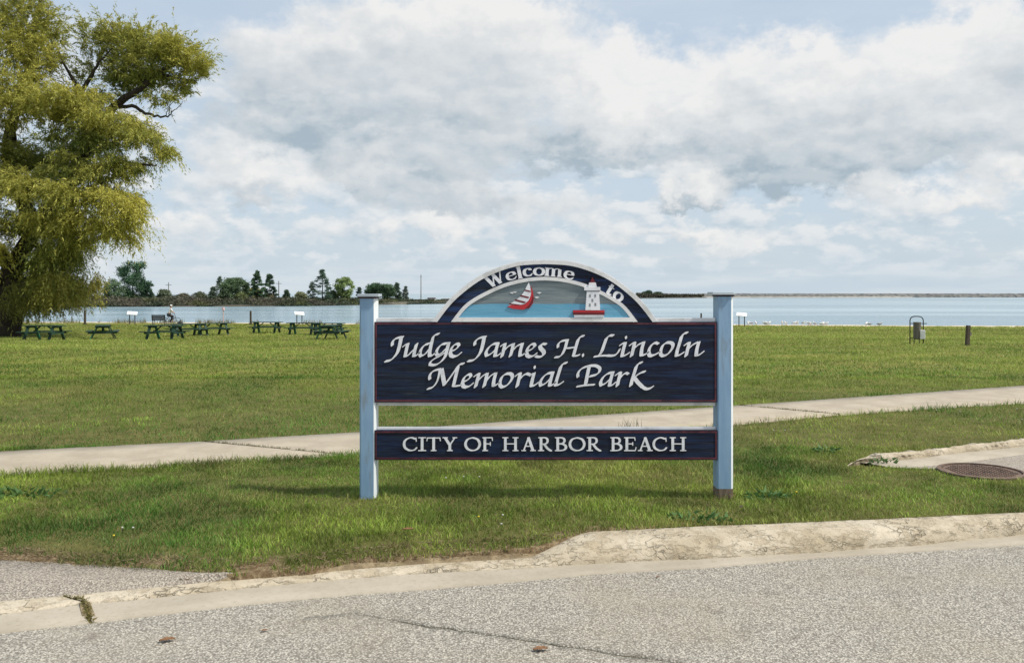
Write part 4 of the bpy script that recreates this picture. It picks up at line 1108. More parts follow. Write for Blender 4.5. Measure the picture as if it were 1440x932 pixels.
for i, (px, py, rot, lab, _) in enumerate(tables):
    o = t0 if i == 0 else copy_tree(t0)
    p = at(px, py); o.location = (p.x, p.y, p.z); o.rotation_euler = (0, 0, math.radians(rot))
    tag(o, lab, 'picnic table', 'dark green picnic tables on the lawn')
    if i in (0, 2):
        for ch in [q for q in bpy.data.objects if q.parent == o and q.name.startswith('leg')][1:2] + [q for q in bpy.data.objects if q.parent == o and q.name.startswith('brace')][1:2]:
            ch.data = ch.data.copy(); ch.data.materials.clear(); ch.data.materials.append(M['tablegreen'])
            ch['label'] = 'bright green board with sunlight painted into its colour'

# litter bin
p = at(1289, 483.5); q = px2w(1280, 483, p.z)
binr = empty('litter_bin', p, math.radians(-14)); tag(binr, 'slatted litter bin hung in a dark hoop frame on the lawn', 'litter bin')
H = 1.17; w = .26
arc = [(-w, 0, 0), (-w, 0, H - .18)] + [(-w + .17 - .17 * math.cos(a), 0, H - .18 + .17 * math.sin(a)) for a in (.5, 1.0, 1.57)] \
      + [(w - .17 + .17 * math.sin(a), 0, H - .18 + .17 * math.cos(a)) for a in (0.0, .6, 1.1)] + [(w, 0, H - .18), (w, 0, 0)]
MB().tube(arc, .022, 8).build('hoop_frame', M['darkmetal'], binr, smooth=True)
MB().bar((-w - .0, 0, .86), (w + .14, 0, .86), .03, .03).bar((-w, 0, .25), (w, 0, .25), .03, .03).build('cross_rail', M['darkmetal'], binr)
g = MB(); g.tube([(0.02, 0, .20), (0.02, 0, .90)], [.125, .135], 16, cap=True); body = g.build('bin_body', M['darkmetal'], binr)
for k in range(16):
    a = k * 2 * math.pi / 16
    MB().box((.02 + .142 * math.cos(a), .142 * math.sin(a), .56), (.016, .044, .66), Matrix.Rotation(a, 3, 'Z')).build('slat', M['greywood'], body)
MB().tube([(.02, 0, .885), (.02, 0, .92)], [.16, .155], 16).build('rim', M['greywood'], body)
g = MB(); g.box((.21, -.10, .40), (.20, .14, .38)); g.build('white_box', M['white'], binr, bevel=.02)
g = MB()
for s in (-.1, .1): g.bar((s, 0, 0), (s, 0, .22), .03, .03)
g.build('foot', M['darkmetal'], binr)

# wooden bollard right
p = at(1360, 486); r = empty('wooden_post', p, math.radians(10)); tag(r, 'short dark wooden post with a small tag, right of the litter bin', 'post')
MB().bar((0, 0, -.1), (.05, 0, .80), .13, .13, Vector((0, 1, 0))).build('post_body', M['darkwood'], r, bevel=.008)
MB().box((.115, -.02, .46), (.07, .09, .14)).build('tag_plate', M['greywood'], r)

# shore posts and signs
def shore_post(px, top, bot, w, lab):
    p = at(px, bot); k = p.y / F
    r = empty('shore_post', p); tag(r, lab, 'post', 'dark posts along the shore')
    MB().box((0, 0, (bot - top) * k / 2 - .03), (w * k, w * k, (bot - top) * k + .06)).build('post_body', M['darkwood'], r, bevel=.02)
    MB().box((0, 0, .03), (w * k * 1.7, w * k * 1.7, .12)).build('base', M['darkwood'], r)
shore_post(119.5, 436, 456.5, 2.6, 'dark square shore post left of the first white display panel')
shore_post(352.5, 437, 456, 2.4, 'dark shore post rising behind the thin-legged picnic table')
p = at(986, 457); MBp = MB().box((0, 0, .5), (.12, .12, 1.05)).build('shore_post', M['darkwood']); MBp.location = p
tag(MBp, 'dark shore post showing just above the navy name panel near the right post', 'post', 'dark posts along the shore')
def display(px, bot, lab, rot=0):
    p = at(px, bot); r = empty('display_panel', p, math.radians(rot)); tag(r, lab, 'display panel', 'white low display panels facing the lake')
    for s in (-.22, .22): MB().box((s, 0, .42), (.07, .07, .92)).build('leg', M['darkmetal'], r)
    MB().box((0, 0, .99), (.84, .56, .05), Matrix.Rotation(math.radians(28), 3, 'X') @ Matrix.Rotation(math.radians(5), 3, 'Y')).build('panel', M['panel'], r, bevel=.01)
display(186, 456, 'white display panel on two legs at the left, beside the cyclist', 15)
display(421, 456.5, 'white display panel on two legs behind the right group of picnic tables', 20)
display(1043, 459, 'white display panel on two legs just right of the sign', -18)
p = at(314, 457); k = p.y / F
r = empty('thin_pole', p); tag(r, 'thin pale pink pole with a small head at the lake edge', 'pole')
MB().tube([(0, 0, 0), (0, 0, 23 * k)], .045, 8).build('pole_shaft', M['pink'], r)
MB().tube([(0, 0, 21 * k), (0, 0, 25 * k)], [.14, .10], 10).build('pole_head', M['pink'], r)

# bench and cyclist at the water's edge
p = at(224, 457.2)
b = empty('shore_bench', p, math.radians(4)); tag(b, 'dark slatted bench facing the lake beside the cyclist', 'bench')
for k_ in range(4): MB().box((0, -.22 - k_ * .012, .50 + k_ * .115), (1.15, .03, .10)).build('back_slat', M['darkmetal'], b)
for k_ in range(3): MB().box((0, -.12 + k_ * .13, .44), (1.15, .11, .03)).build('seat_slat', M['darkmetal'], b)
for s in (-.5, .5):
    MB().bar((s, -.2, 0), (s, -.24, .9), .05, .05).build('rear_leg', M['darkmetal'], b)
    MB().box((s, .2, .21), (.05, .05, .43)).build('front_leg', M['darkmetal'], b)
    MB().box((s, .0, .62), (.06, .5, .04)).build('armrest', M['darkmetal'], b)
p = at(240, 457.5)
bk = empty('bicycle', p, math.radians(38)); tag(bk, 'dark upright bicycle under the person in white', 'bicycle')
def ring(c, R_, r_, n=20):
    return MB().tube([(c[0] + R_ * math.cos(a), c[1], c[2] + R_ * math.sin(a)) for a in [2 * math.pi * i / n for i in range(n + 1)]], r_, 6, cap=False)
for s in (-.5, .52):
    wobj = ring((s, 0, .34), .33, .02).build('wheel', M['darkmetal'], bk)
    g = MB()
    for a in range(8): g.bar((s, 0, .34), (s + .33 * math.cos(a * math.pi / 4), 0, .34 + .33 * math.sin(a * math.pi / 4)), .005, .005)
    g.build('spokes', M['pole'], wobj)
g = MB()
for a, c in (((-.5, 0, .34), (-.05, 0, .30)), ((-.05, 0, .30), (-.18, 0, .86)), ((-.16, 0, .76), (.36, 0, .82)), ((-.05, 0, .30), (.38, 0, .74)), ((-.5, 0, .34), (-.16, 0, .76)), ((.34, 0, .95), (.52, 0, .34))):
    g.tube([a, c], .018, 6)
g.build('frame', M['darkmetal'], bk)
MB().tube([(.25, -.26, 1.0), (.33, -.12, 1.0), (.34, 0, .96), (.33, .12, 1.0), (.25, .26, 1.0)], .014, 6).build('handlebar', M['darkmetal'], bk)
MB().ell((-.19, 0, .89), (.14, .08, .035)).build('saddle', M['darkmetal'], bk, smooth=True)

def skin(name, pts, edges, radii, mat, parent, root=0, lvl=1):
    me = bpy.data.meshes.new(name); me.from_pydata(pts, edges, []); me.materials.append(mat)
    o = bpy.data.objects.new(name, me); C.objects.link(o); o.parent = parent
    me_sk = o.modifiers.new('skin', 'SKIN')
    if not me.skin_vertices: 
        bpy.context.view_layer.objects.active = o
    for i, r_ in enumerate(radii):
        v = o.data.skin_vertices[0].data[i]; v.radius = (r_, r_); v.use_root = (i == root)
    s_ = o.modifiers.new('sub', 'SUBSURF'); s_.levels = lvl; s_.render_levels = lvl
    me_sk.use_smooth_shade = True
    return o
pe = empty('person', p, math.radians(38)); tag(pe, 'person in a white shirt and pale cap sitting on the bicycle at the shore', 'person')
bp = [(-.17, 0, .95), (-.10, 0, 1.15), (-.02, 0, 1.36), (.0, 0, 1.46), (.02, 0, 1.56),     # pelvis, waist, chest, neck, head base
      (-.02, .17, 1.40), (.10, .22, 1.20), (.27, .23, 1.04),                       # left arm
      (-.02, -.17, 1.40), (.10, -.22, 1.20), (.27, -.23, 1.04),
      (-.15, .09, .92), (.16, .11, .70), (-.02, .12, .30), (.08, .12, .22),
      (-.15, -.09, .92), (.20, -.11, .80), (.06, -.14, .42), (.17, -.14, .36)]
be = [(0, 1), (1, 2), (2, 3), (3, 4), (2, 5), (5, 6), (6, 7), (2, 8), (8, 9), (9, 10), (0, 11), (11, 12), (12, 13), (13, 14), (0, 15), (15, 16), (16, 17), (17, 18)]
br = [.12, .11, .13, .055, .07, .055, .042, .034, .055, .042, .034, .09, .065, .045, .04, .09, .065, .045, .04]
body = skin('body', bp, be, br, M['skin'], pe)
skin('shirt', [bp[i] for i in (0, 1, 2, 5, 6, 8, 9)], [(0, 1), (1, 2), (2, 3), (3, 4), (2, 5), (5, 6)], [.135, .135, .15, .075, .06, .075, .06], M['shirt'], pe)
skin('trousers', [bp[i] for i in (0, 11, 12, 13, 15, 16, 17)], [(0, 1), (1, 2), (2, 3), (0, 4), (4, 5), (5, 6)], [.14, .105, .08, .06, .105, .08, .06], M['trousers'], pe)
MB().ell((.035, 0, 1.655), (.085, .075, .115), 14, 10).ell((.125, 0, 1.64), (.02, .014, .022), 6, 4).ell((.03, .078, 1.65), (.02, .012, .028), 6, 4).ell((.03, -.078, 1.65), (.02, .012, .028), 6, 4).build('head', M['skin'], pe, smooth=True)
MB().ell((.02, 0, 1.71), (.095, .085, .075), 14, 8).ell((.12, 0, 1.70), (.07, .06, .012), 10, 4).build('cap', M['shirt'], pe, smooth=True)
MB().ell((-.035, 0, 1.63), (.05, .07, .09), 10, 6).build('hair', M['hair'], pe, smooth=True)

p = at(253.5, 456.8)
g = MB(); g.ell((0, 0, .15), (.22, .18, .22), 14, 8); o = g.build('boulder', M['darkmetal'], smooth=True); o.location = p
for v in o.data.vertices: v.co += v.co.normalized() * (random.random() - .5) * .04
tag(o, 'small dark rounded rock at the shore right of the bicycle', 'rock')

# gulls resting along the shore
def make_gull():
    r = empty('gull', (0, 0, 0))
    g = MB(); g.ell((0, 0, .17), (.20, .085, .085), 12, 8, Matrix.Rotation(math.radians(-10), 3, 'Y')).ell((.17, 0, .29), (.055, .045, .05), 10, 6)
    g.tube([(.12, 0, .20), (.165, 0, .28)], [.06, .04], 8); g.build('body', M['gull'], r, smooth=True)
    g = MB()
    for s in (-1, 1): g.ell((-.05, s * .075, .185), (.20, .02, .055), 10, 6, Matrix.Rotation(math.radians(-6), 3, 'Y'))
    g.build('wings', M['gullwing'], r, smooth=True)
    MB().tube([(.21, 0, .285), (.265, 0, .275)], [.012, .004], 6).build('beak', M['beak'], r)
    g = MB()
    for s in (-.03, .03): g.tube([(0, s, 0), (0, s, .11)], .007, 5)
    g.build('legs', M['beak'], r)
    return r
g0 = make_gull()
gp = [1052, 1056, 1063, 1076, 1079, 1100, 1105, 1117, 1121, 1130, 1137, 1140, 1155, 1158, 1162, 1218, 1222, 1237, 1082, 1146]
for i, px in enumerate(gp):
    o = g0 if i == 0 else copy_tree(g0)
    X = (px - 720) * 76 / F; yy = shore_y(X) + random.uniform(-1.2, .6); X = (px - 720) * yy / F
    o.location = (X, yy, -1.045); o.rotation_euler = (0, 0, random.uniform(0, 6.28))
    tag(o, 'white gull resting on the sand strip right of the sign', 'gull', 'gulls resting along the shore')

# ================================================================== FAR SHORE
def wl_pt(px, py): return px2w(px, py, WZ)
fr = [wl_pt(*q) for q in [(-300, 433), (0, 432), (110, 431.5), (300, 431), (430, 430.5), (520, 428.8), (600, 427.5), (680, 426), (760, 423.5), (840, 421), (905, 419.5), (960, 419), (1000, 418.7)]]
t = np.linspace(0, 1, 300)
fx_ = np.interp(t, np.linspace(0, 1, len(fr)), [q[0] for q in fr]); fy_ = np.interp(t, np.linspace(0, 1, len(fr)), [q[1] for q in fr])
fy_ = fy_ + (fbm(fx_, fy_ * 0, .08, 3) - .5) * 6
rows = []
for d, z in ((0, -1.6), (.6, -1.05), (2.2, -.8), (6, -.6), (14, -.45), (35, -.4), (60, -.4), (62, -2)):
    hh = np.interp(fx_, [-400, 20, 60, 200], [1, 1, .6, .8])
    nz_ = (fbm(fx_, fy_ * 0 + d, .12, 5) - .5) * (1.0 if d > 1 else .2)
    rows.append((fx_, fy_ + d + (fbm(fx_, fx_ * 0 + d, .2, 2) - .5) * 2, WZ + (z + 1.2) * hh + nz_ * (z > -.9)))
fs_o = strip_mesh('far_shore', rows, M['bank'], smooth=True); tag(fs_o, 'low brown far shore across the harbour', kind='structure')

# breakwater
bw = [wl_pt(*q) for q in [(985, 418.7), (1100, 418.6), (1200, 418.4), (1300, 418.2), (1440, 418.0), (1600, 417.8), (1900, 417.4)]]
t = np.linspace(0, 1, 1500)
fx_ = np.interp(t, np.linspace(0, 1, len(bw)), [q[0] for q in bw]); fy_ = np.interp(t, np.linspace(0, 1, len(bw)), [q[1] for q in bw])
rows = []
for d, z in ((0, -1.8), (.3, -.9), (1.2, -.1), (2.4, .6), (4, 1.25), (6, 1.75), (9, 1.8), (12, .4), (14, -2)):
    nz_ = (fbm(fx_, fx_ * 0 + d * 2, .35, 5) - .5) * 1.1 * (d > .4)
    rows.append((fx_, fy_ + d + (fbm(fx_, fx_ * 0 + d * 3, .5, 2) - .5) * 1.2, z + nz_ * .6))
o = strip_mesh('breakwater', rows, M['rock'], smooth=False); tag(o, 'long low rock breakwater along the horizon at the right', 'breakwater')
o2 = strip_mesh('ledge', [(fx_[:700], fy_[:700] - 3, fx_[:700] * 0 - 1.5), (fx_[:700], fy_[:700] - 2.8, -.35 + (fbm(fx_[:700], fx_[:700] * 0, .05, 5) - .5) * .5), (fx_[:700], fy_[:700] + 2, fx_[:700] * 0 - .3)], M['rockpale'], parent=o)
o2['label'] = 'pale ledge along the water'

# leaves helper -----------------------------------------------------
def tri_leaves(name, cen, dirs, length, width, tint, mat, parent=None):
    n = len(cen)
    dirs = dirs / (np.linalg.norm(dirs, axis=1, keepdims=True) + 1e-9)
    rnd = RNG.normal(size=(n, 3)); side = np.cross(dirs, rnd); side /= (np.linalg.norm(side, axis=1, keepdims=True) + 1e-9)
    L = length[:, None]; W = width[:, None]
    a = cen - side * W * .5; b = cen + side * W * .5; c = cen + dirs * L
    v = np.stack([a, b, c], 1).reshape(-1, 3)
    tt = np.repeat(tint, 3, axis=0)
    return np_mesh(name, v, np.arange(3 * n), 3, mat, tint=tt, parent=parent)

def mixt(a, b, f): return np.array(a)[None] * (1 - f[:, None]) + np.array(b)[None] * f[:, None]

# distant trees: pixel column, top row, base row, width px, kind, colours, label
far = [
    (186, 367.5, 426, 40, 'tall', (.022, .055, .026), 'tallest dark tree on the far shore, right of the willow'),
    (206, 393, 427, 16, 'tall', (.022, .050, .028), 'ragged dark side tree leaning out right of the tallest one'),
    (128, 398, 428, 26, 'cone', (.018, .045, .035), 'dark bluish tree just clear of the willow foliage'),
    (159, 393, 427, 28, 'bush', (.060, .095, .050), 'pale green rounded tree left of the tallest dark tree'),
    (231, 407, 427, 18, 'open', (.060, .075, .045), 'small scraggly tree under the first utility pole'),
    (309, 389, 427, 15, 'thin', (.045, .070, .050), 'thin pale conifer at the left of the middle clump'),
    (300, 403, 427, 13, 'cone', (.050, .070, .050), 'short pale conifer at the left foot of the middle clump'),
    (330, 391, 428, 36, 'round', (.035, .060, .026), 'wide dark round-topped tree in the middle clump'),
    (347, 398, 427, 9, 'cone', (.030, .055, .030), 'small pointed conifer between the round tree and the tall conifer'),
    (361.5, 381, 427, 24, 'cone', (.022, .050, .022), 'tallest pointed conifer of the middle clump'),
    (379, 386, 427, 22, 'cone', (.020, .046, .024), 'dark pointed conifer right of the tallest one in the middle clump'),
    (359, 405, 428, 20, 'bush', (.165, .155, .035), 'yellowing bush in front of the middle clump'),
    (340, 411, 428, 18, 'bush', (.090, .110, .045), 'pale green bush in front of the round tree'),
    (377, 414, 429, 18, 'bush', (.115, .105, .065), 'pale brown bush at the right of the middle clump'),
    (403, 408, 427, 10, 'cone', (.025, .050, .028), 'small lone conifer right of the middle clump'),
    (423, 411, 427, 16, 'bush', (.095, .100, .050), 'small rounded pale bush right of the lone conifer'),
    (453, 379, 427, 28, 'sparse', (.030, .055, .038), 'tall sparse conifer with spreading branches'),
    (439, 397, 427, 12, 'thin', (.055, .075, .060), 'thin pale conifer left of the sparse tall one'),
    (484, 390, 427, 28, 'open', (.095, .130, .045), 'open pale green leafy tree left of the sign post'),
    (505, 404, 427, 9, 'thin', (.030, .050, .038), 'small conifer just left of the left sign post'),
    (527, 399, 425, 26, 'round', (.022, .050, .024), 'dark rounded tree just right of the left sign post'),
    (543, 400, 425, 24, 'round', (.028, .055, .026), 'dark green tree in the clump between post and arch'),
    (558, 398, 425, 14, 'cone', (.040, .065, .045), 'pointed conifer at the right end of the clump between post and arch'),
    (570, 403, 425, 8, 'thin', (.060, .075, .065), 'tiny pale conifer right of the clump between post and arch'),
    (282, 411, 428, 16, 'bush', (.060, .070, .040), 'low olive bush between the scraggly tree and the middle clump'),
    (258, 413, 428, 14, 'bush', (.075, .068, .050), 'low brownish bush right of the first utility pole'),
    (467, 408, 428, 16, 'bush', (.050, .075, .035), 'green bush at the foot of the tall sparse conifer'),
    (318, 407, 428, 18, 'bush', (.045, .070, .035), 'green bush at the left foot of the round dark tree'),
    (912, 409.3, 417.5, 10, 'round', (.020, .045, .026), 'bigger dark tree on the spit right of the arch'),
    (906, 411, 417.5, 7, 'round', (.020, .045, .026), 'small dark tree on the spit closest to the arch'),
    (925, 411.5, 417.5, 14, 'bush', (.025, .050, .030), 'low dark tree on the spit right of the bigger one'),
]
def shore_dist(px):
    q = np.interp(px, [-300, 0, 110, 300, 430, 520, 600, 680, 760, 840, 905, 960, 1000], [433, 432, 431.5, 431, 430.5, 428.8, 427.5, 426, 423.5, 421, 419.5, 419, 418.7])
    return (EYE - WZ) * F / (q - HOR)
for i, (px, top, bot, wpx, kind, colr, lab) in enumerate(far):
    Yd = shore_dist(px) + 9 + (6 if bot < 427 else 2) + (i % 3) * 2.5; k = Yd / F
    x = (px - 720) * k; z1 = EYE - (top - HOR) * k; z0 = EYE - (bot + 1 - HOR) * k; z0 = min(z0, 0.0) - .3
    Ht = z1 - z0; Wd = wpx * k * 1.12
    root = empty('pine_tree' if kind in ('cone', 'thin', 'sparse') else ('broadleaf_tree' if kind != 'bush' else 'shrub'), (x, Yd, z0))
    tag(root, lab, 'tree' if kind != 'bush' else 'bush', 'trees on the far shore')
    MB().tube([(0, 0, 0), (Wd * .02, 0, Ht * .5), (0, 0, Ht * .93)], [max(.12, Ht * .022), Ht * .014, .03], 6).build('trunk', M['bark'], root)
    n = int(2600 + Wd * Ht * 90); n = min(n, 12000)
    if kind == 'thin': n = int(n * .5)
    if kind == 'sparse': n = int(n * .55)
    cl = []
    # clumps making the outline
    nc = 60 if kind in ('cone', 'sparse', 'thin') else 46
    for c_ in range(nc):
        u = (c_ + random.random()) / nc
        a = random.uniform(0, 2 * math.pi)
        if kind in ('cone', 'sparse', 'thin'):
            h_ = .12 + .88 * u; rr = (1 - h_) ** .8 * Wd * .5 * (1.05 if kind == 'cone' else 1.15) + .08
            rad = rr * (random.random() ** .4); s_ = max(.22, Wd * .09 * (1.2 - h_ * .6))
            cl.append((math.cos(a) * rad, math.sin(a) * rad, h_ * Ht + random.uniform(-.2, .2), s_ * (1.0 if kind == 'cone' else 1.25), s_ * .5))
        elif kind == 'tall':
            h_ = .10 + .86 * u; rr = Wd * .5 * (math.sin(min(1, (h_ + .25)) * math.pi * .78) ** .7) * random.choice([.75, 1, 1.1])
            rad = rr * random.random() ** .45; s_ = Wd * .12
            cl.append((math.cos(a) * rad, math.sin(a) * rad, h_ * Ht, s_, s_ * .8))
        else:
            h_ = random.random(); ph = math.acos(1 - 2 * h_); rr = Wd * .42 * (random.random() ** .35)
            s_ = Wd * (.13 if kind != 'open' else .11)
            b0 = .15 if kind == 'bush' else .30
            cl.append((math.cos(a) * rr * math.sin(ph), math.sin(a) * rr * math.sin(ph), Ht * (b0 + (.95 - b0) * (h_ if kind == 'open' else h_ ** .8)) , s_, s_ * .75))
    cl = np.array(cl); pick = RNG.integers(0, len(cl), n); g_ = RNG.normal(size=(n, 3)) * .55
    cen = np.stack([cl[pick, 0] + g_[:, 0] * cl[pick, 3], cl[pick, 1] + g_[:, 1] * cl[pick, 3], np.minimum(cl[pick, 2] + g_[:, 2] * cl[pick, 4], Ht)], 1)
    if kind in ('cone', 'sparse', 'thin'):
        dr = np.stack([cen[:, 0], cen[:, 1], -.25 * np.ones(n) * Wd * .3], 1) + RNG.normal(size=(n, 3)) * .35
    else: dr = RNG.normal(size=(n, 3))
    cb = RNG.random(len(cl))[pick]
    f = np.clip(cb * .7 + RNG.random(n) * .5, 0, 1)
    colr = np.array(colr) * 1.7 + np.array((.022, .026, .020)); tn = mixt(colr * .6, colr * 1.6, f)  # lightened and lifted towards grey: distance haze put into the crown colour
    sz = (.42 if kind not in ('thin', 'sparse') else .36) * (k / .17) ** .8
    tri_leaves('crown', cen, dr, sz * (.6 + .8 * RNG.random(n)), sz * .45 * (.6 + .8 * RNG.random(n)), tn, M['leaf_far'], root)

# scrub covering the far shore
n = 52000
px_ = RNG.uniform(-260, 640, n); d = RNG.random(n) ** 1.9 * 26 + .2
Yd = shore_dist(px_) + d; X_ = (px_ - 720) * Yd / F
hmax = (.35 + 5.0 * np.clip(fbm(X_, Yd * .3, .05, 14, 3) - .36, 0, 1) + 3.4 * (fbm(X_, Yd * .6, .38, 6) - .45)) * .55 * np.clip((d + 1) / 5, .35, 1) * np.interp(px_, [-260, 200, 400, 560, 600, 640], [1.2, 1.0, .95, .8, .35, .2])
h_ = hmax * RNG.random(n) ** .6
base = np.interp(d, [0, 2, 6, 14, 35], [-1.25, -.9, -.6, -.4, -.3])
hu = fbm(X_, Yd, .16, 9, 3); hv = fbm(X_, Yd, .3, 12, 3)
tn = mixt((.062, .082, .050), (.130, .120, .092), np.clip((hu - .42) * 3.2, 0, 1))  # lighter, greyer tints carry the distance haze in the scrub colour
tn = tn * (1 - np.clip((hv - .55) * 5, 0, 1))[:, None] + np.array((.10, .115, .045))[None] * np.clip((hv - .55) * 5, 0, 1)[:, None]
tn *= (.55 + .8 * RNG.random(n))[:, None]
o = tri_leaves('shore_scrub', np.stack([X_, Yd, base + h_], 1), RNG.normal(size=(n, 3)), .45 * (.5 + RNG.random(n)), .28 * (.5 + RNG.random(n)), tn, M['leaf_far'])
tag(o, 'low brown and green scrub covering the far shore', kind='stuff')
n = 7000
px_ = RNG.uniform(895, 990, n); Yd = shore_dist(px_) + 6 + RNG.random(n) * 10; X_ = (px_ - 720) * Yd / F
o = tri_leaves('spit_scrub', np.stack([X_, Yd, -.3 + RNG.random(n) * np.interp(px_, [895, 930, 990], [2.2, 1.6, 1.4])], 1), RNG.normal(size=(n, 3)), .9 * (.5 + RNG.random(n)), .6 * (.5 + RNG.random(n)),
               mixt((.04, .05, .035), (.12, .11, .08), RNG.random(n)), M['leaf_far'])
tag(o, 'low dark scrub on the distant spit right of the arch', kind='stuff')

# utility poles and sheds
for (px, top, lab) in ((237, 397, 'first utility pole on the far shore, above the scraggly small tree'), (392, 395, 'utility pole right of the middle clump of far trees'), (592, 386, 'tall thin pole on the far shore left of the arch')):
    Yd = shore_dist(px) + 30; k = Yd / F; z1 = EYE - (top - HOR) * k
    r = empty('utility_pole', ((px - 720) * k, Yd, -.5)); tag(r, lab, 'pole', 'poles on the far shore')
    MB().tube([(0, 0, 0), (0, 0, z1 + .5)], [.16, .10], 8).build('pole_shaft', M['pole'], r)
    MB().box((0, 0, z1 - .2), (1.5 if px != 592 else .5, .12, .12)).build('crossarm', M['pole'], r)
for (px, top, w_, lab) in ((607, 418.5, 11, 'small white shed on the far shore beside the arch'), (627, 420, 13, 'low white shed on the far shore touching the arch edge')):
    Yd = shore_dist(px) + 16; k = Yd / F; z1 = EYE - (top - HOR) * k; z0 = -.7; W_ = w_ * k
    r = empty('shed', ((px - 720) * k, Yd, z0)); tag(r, lab, 'shed'); hh = z1 - z0
    MB().box((0, 0, hh * .4), (W_, 3, hh * .8)).build('wall', M['shed'], r)
    MB().prism([(-W_ / 2 - .15, hh * .8), (W_ / 2 + .15, hh * .8), (W_ / 2 - .2, hh), (-W_ / 2 + .2, hh)], -1.65, 1.65).build('roof', M['roof'], r)
    MB().box((W_ * .2, -1.51, hh * .33), (.7, .04, hh * .6)).build('door', M['darkmetal'], r)
    MB().box((-W_ * .22, -1.51, hh * .45), (.6, .04, .5)).build('window', M['darkmetal'], r)

# ================================================================== THE WILLOW
TY = 54.0; TK = TY / F
def T(px, py, dy=0.0): return np.array([(px - 720) * TK, TY + dy, EYE - (py - HOR) * TK])
WB = at(8, 470); WO = Vector((T(8, 470)[0], TY, WB.z))
willow = empty('willow_tree', WO); tag(willow, 'huge spreading willow with yellowing green foliage at the left edge', 'tree')
TKx = lambda P: [tuple(p) for p in P]
g = MB()
g.tube([T(2, 476), T(6, 462), T(12, 440), T(14, 405), T(18, 372)], [1.25, .95, .80, .68, .6], 14)
trunk = g.build('trunk', M['bark'], willow, WO, smooth=True)
limbs = [  # (points with depth, start radius, end radius)
    ([(12, 430, 0), (40, 405, -.5), (70, 380, -1), (96, 372, -1.5)], .42, .12),
    ([(18, 375, 0), (45, 320, .5), (85, 265, .8), (120, 205, .5), (160, 152, 0), (200, 128, -.4), (240, 100, -.6), (262, 90, -.8)], .52, .06),
    ([(120, 205, .5), (113, 160, .4), (108, 125, .2), (92, 96, 0), (78, 60, 0)], .22, .03),
    ([(110, 130, .2), (128, 108, 0), (142, 90, -.3), (165, 60, 0)], .16, .03),
    ([(160, 152, 0), (190, 152, -.5), (215, 164, -1), (232, 169, -1.2), (248, 170, -1.4), (256, 164, -1.5)], .13, .025),
    ([(200, 128, -.4), (212, 100, -.2), (218, 70, 0), (222, 40, .3)], .15, .02),
    ([(228, 108, -.5), (250, 112, -.5), (280, 118, -.5)], .11, .02),
    ([(85, 265, .8), (120, 250, -.5), (155, 240, -1.5), (190, 236, -2), (225, 240, -2.5), (245, 242, -2.6)], .30, .03),
    ([(45, 320, .5), (10, 260, 1), (-5, 215, 1.2), (10, 150, 1), (35, 90, .5), (50, 30, 0), (62, -30, 0)], .50, .06),
    ([(10, 260, 1), (-50, 200, 0), (-100, 140, -1), (-140, 90, -1), (-170, 40, -1)], .38, .05),
    ([(18, 375, 0), (-30, 330, 0), (-90, 290, -1), (-150, 270, -2), (-210, 262, -2)], .42, .05),
    ([(10, 200, 1), (30, 178, -1), (52, 165, -2), (75, 168, -3)], .18, .03),
    ([(45, 320, .5), (75, 315, -2), (120, 300, -3.5), (160, 290, -4.5)], .24, .03),
    ([(35, 90, .5), (10, 55, -.5), (-20, 20, -1), (-50, -40, -1)], .2, .03),
    ([(18, 380, 0), (60, 350, 3), (110, 320, 5), (150, 300, 6)], .3, .04),
    ([(-5, 240, 1), (40, 210, 4), (90, 180, 6), (130, 160, 6.5)], .25, .04),
    ([(14, 400, 0), (-30, 380, -3), (-80, 360, -5)], .3, .05),
    ([(250, 168, -1.4), (252, 155, -1.4), (258, 146, -1.4)], .03, .012), ([(254, 166, -1.5), (264, 158, -1.5), (270, 148, -1.4)], .03, .012), ([(246, 170, -1.4), (250, 160, -1.6), (249, 150, -1.6)], .025, .01),
]
for P, r0, r1 in limbs:
    sp = smooth([(a, b) for a, b, c in P], 4); dd = np.interp(np.linspace(0, 1, len(sp)), np.linspace(0, 1, len(P)), [c for a, b, c in P])
    pts = [T(a + random.uniform(-1.2, 1.2), b + random.uniform(-1.2, 1.2), c) for (a, b), c in zip(sp, dd)]
    MB().tube(pts, list(np.linspace(r0, r1, len(pts))), 8).build('limb', M['bark'], willow, WO, smooth=True)

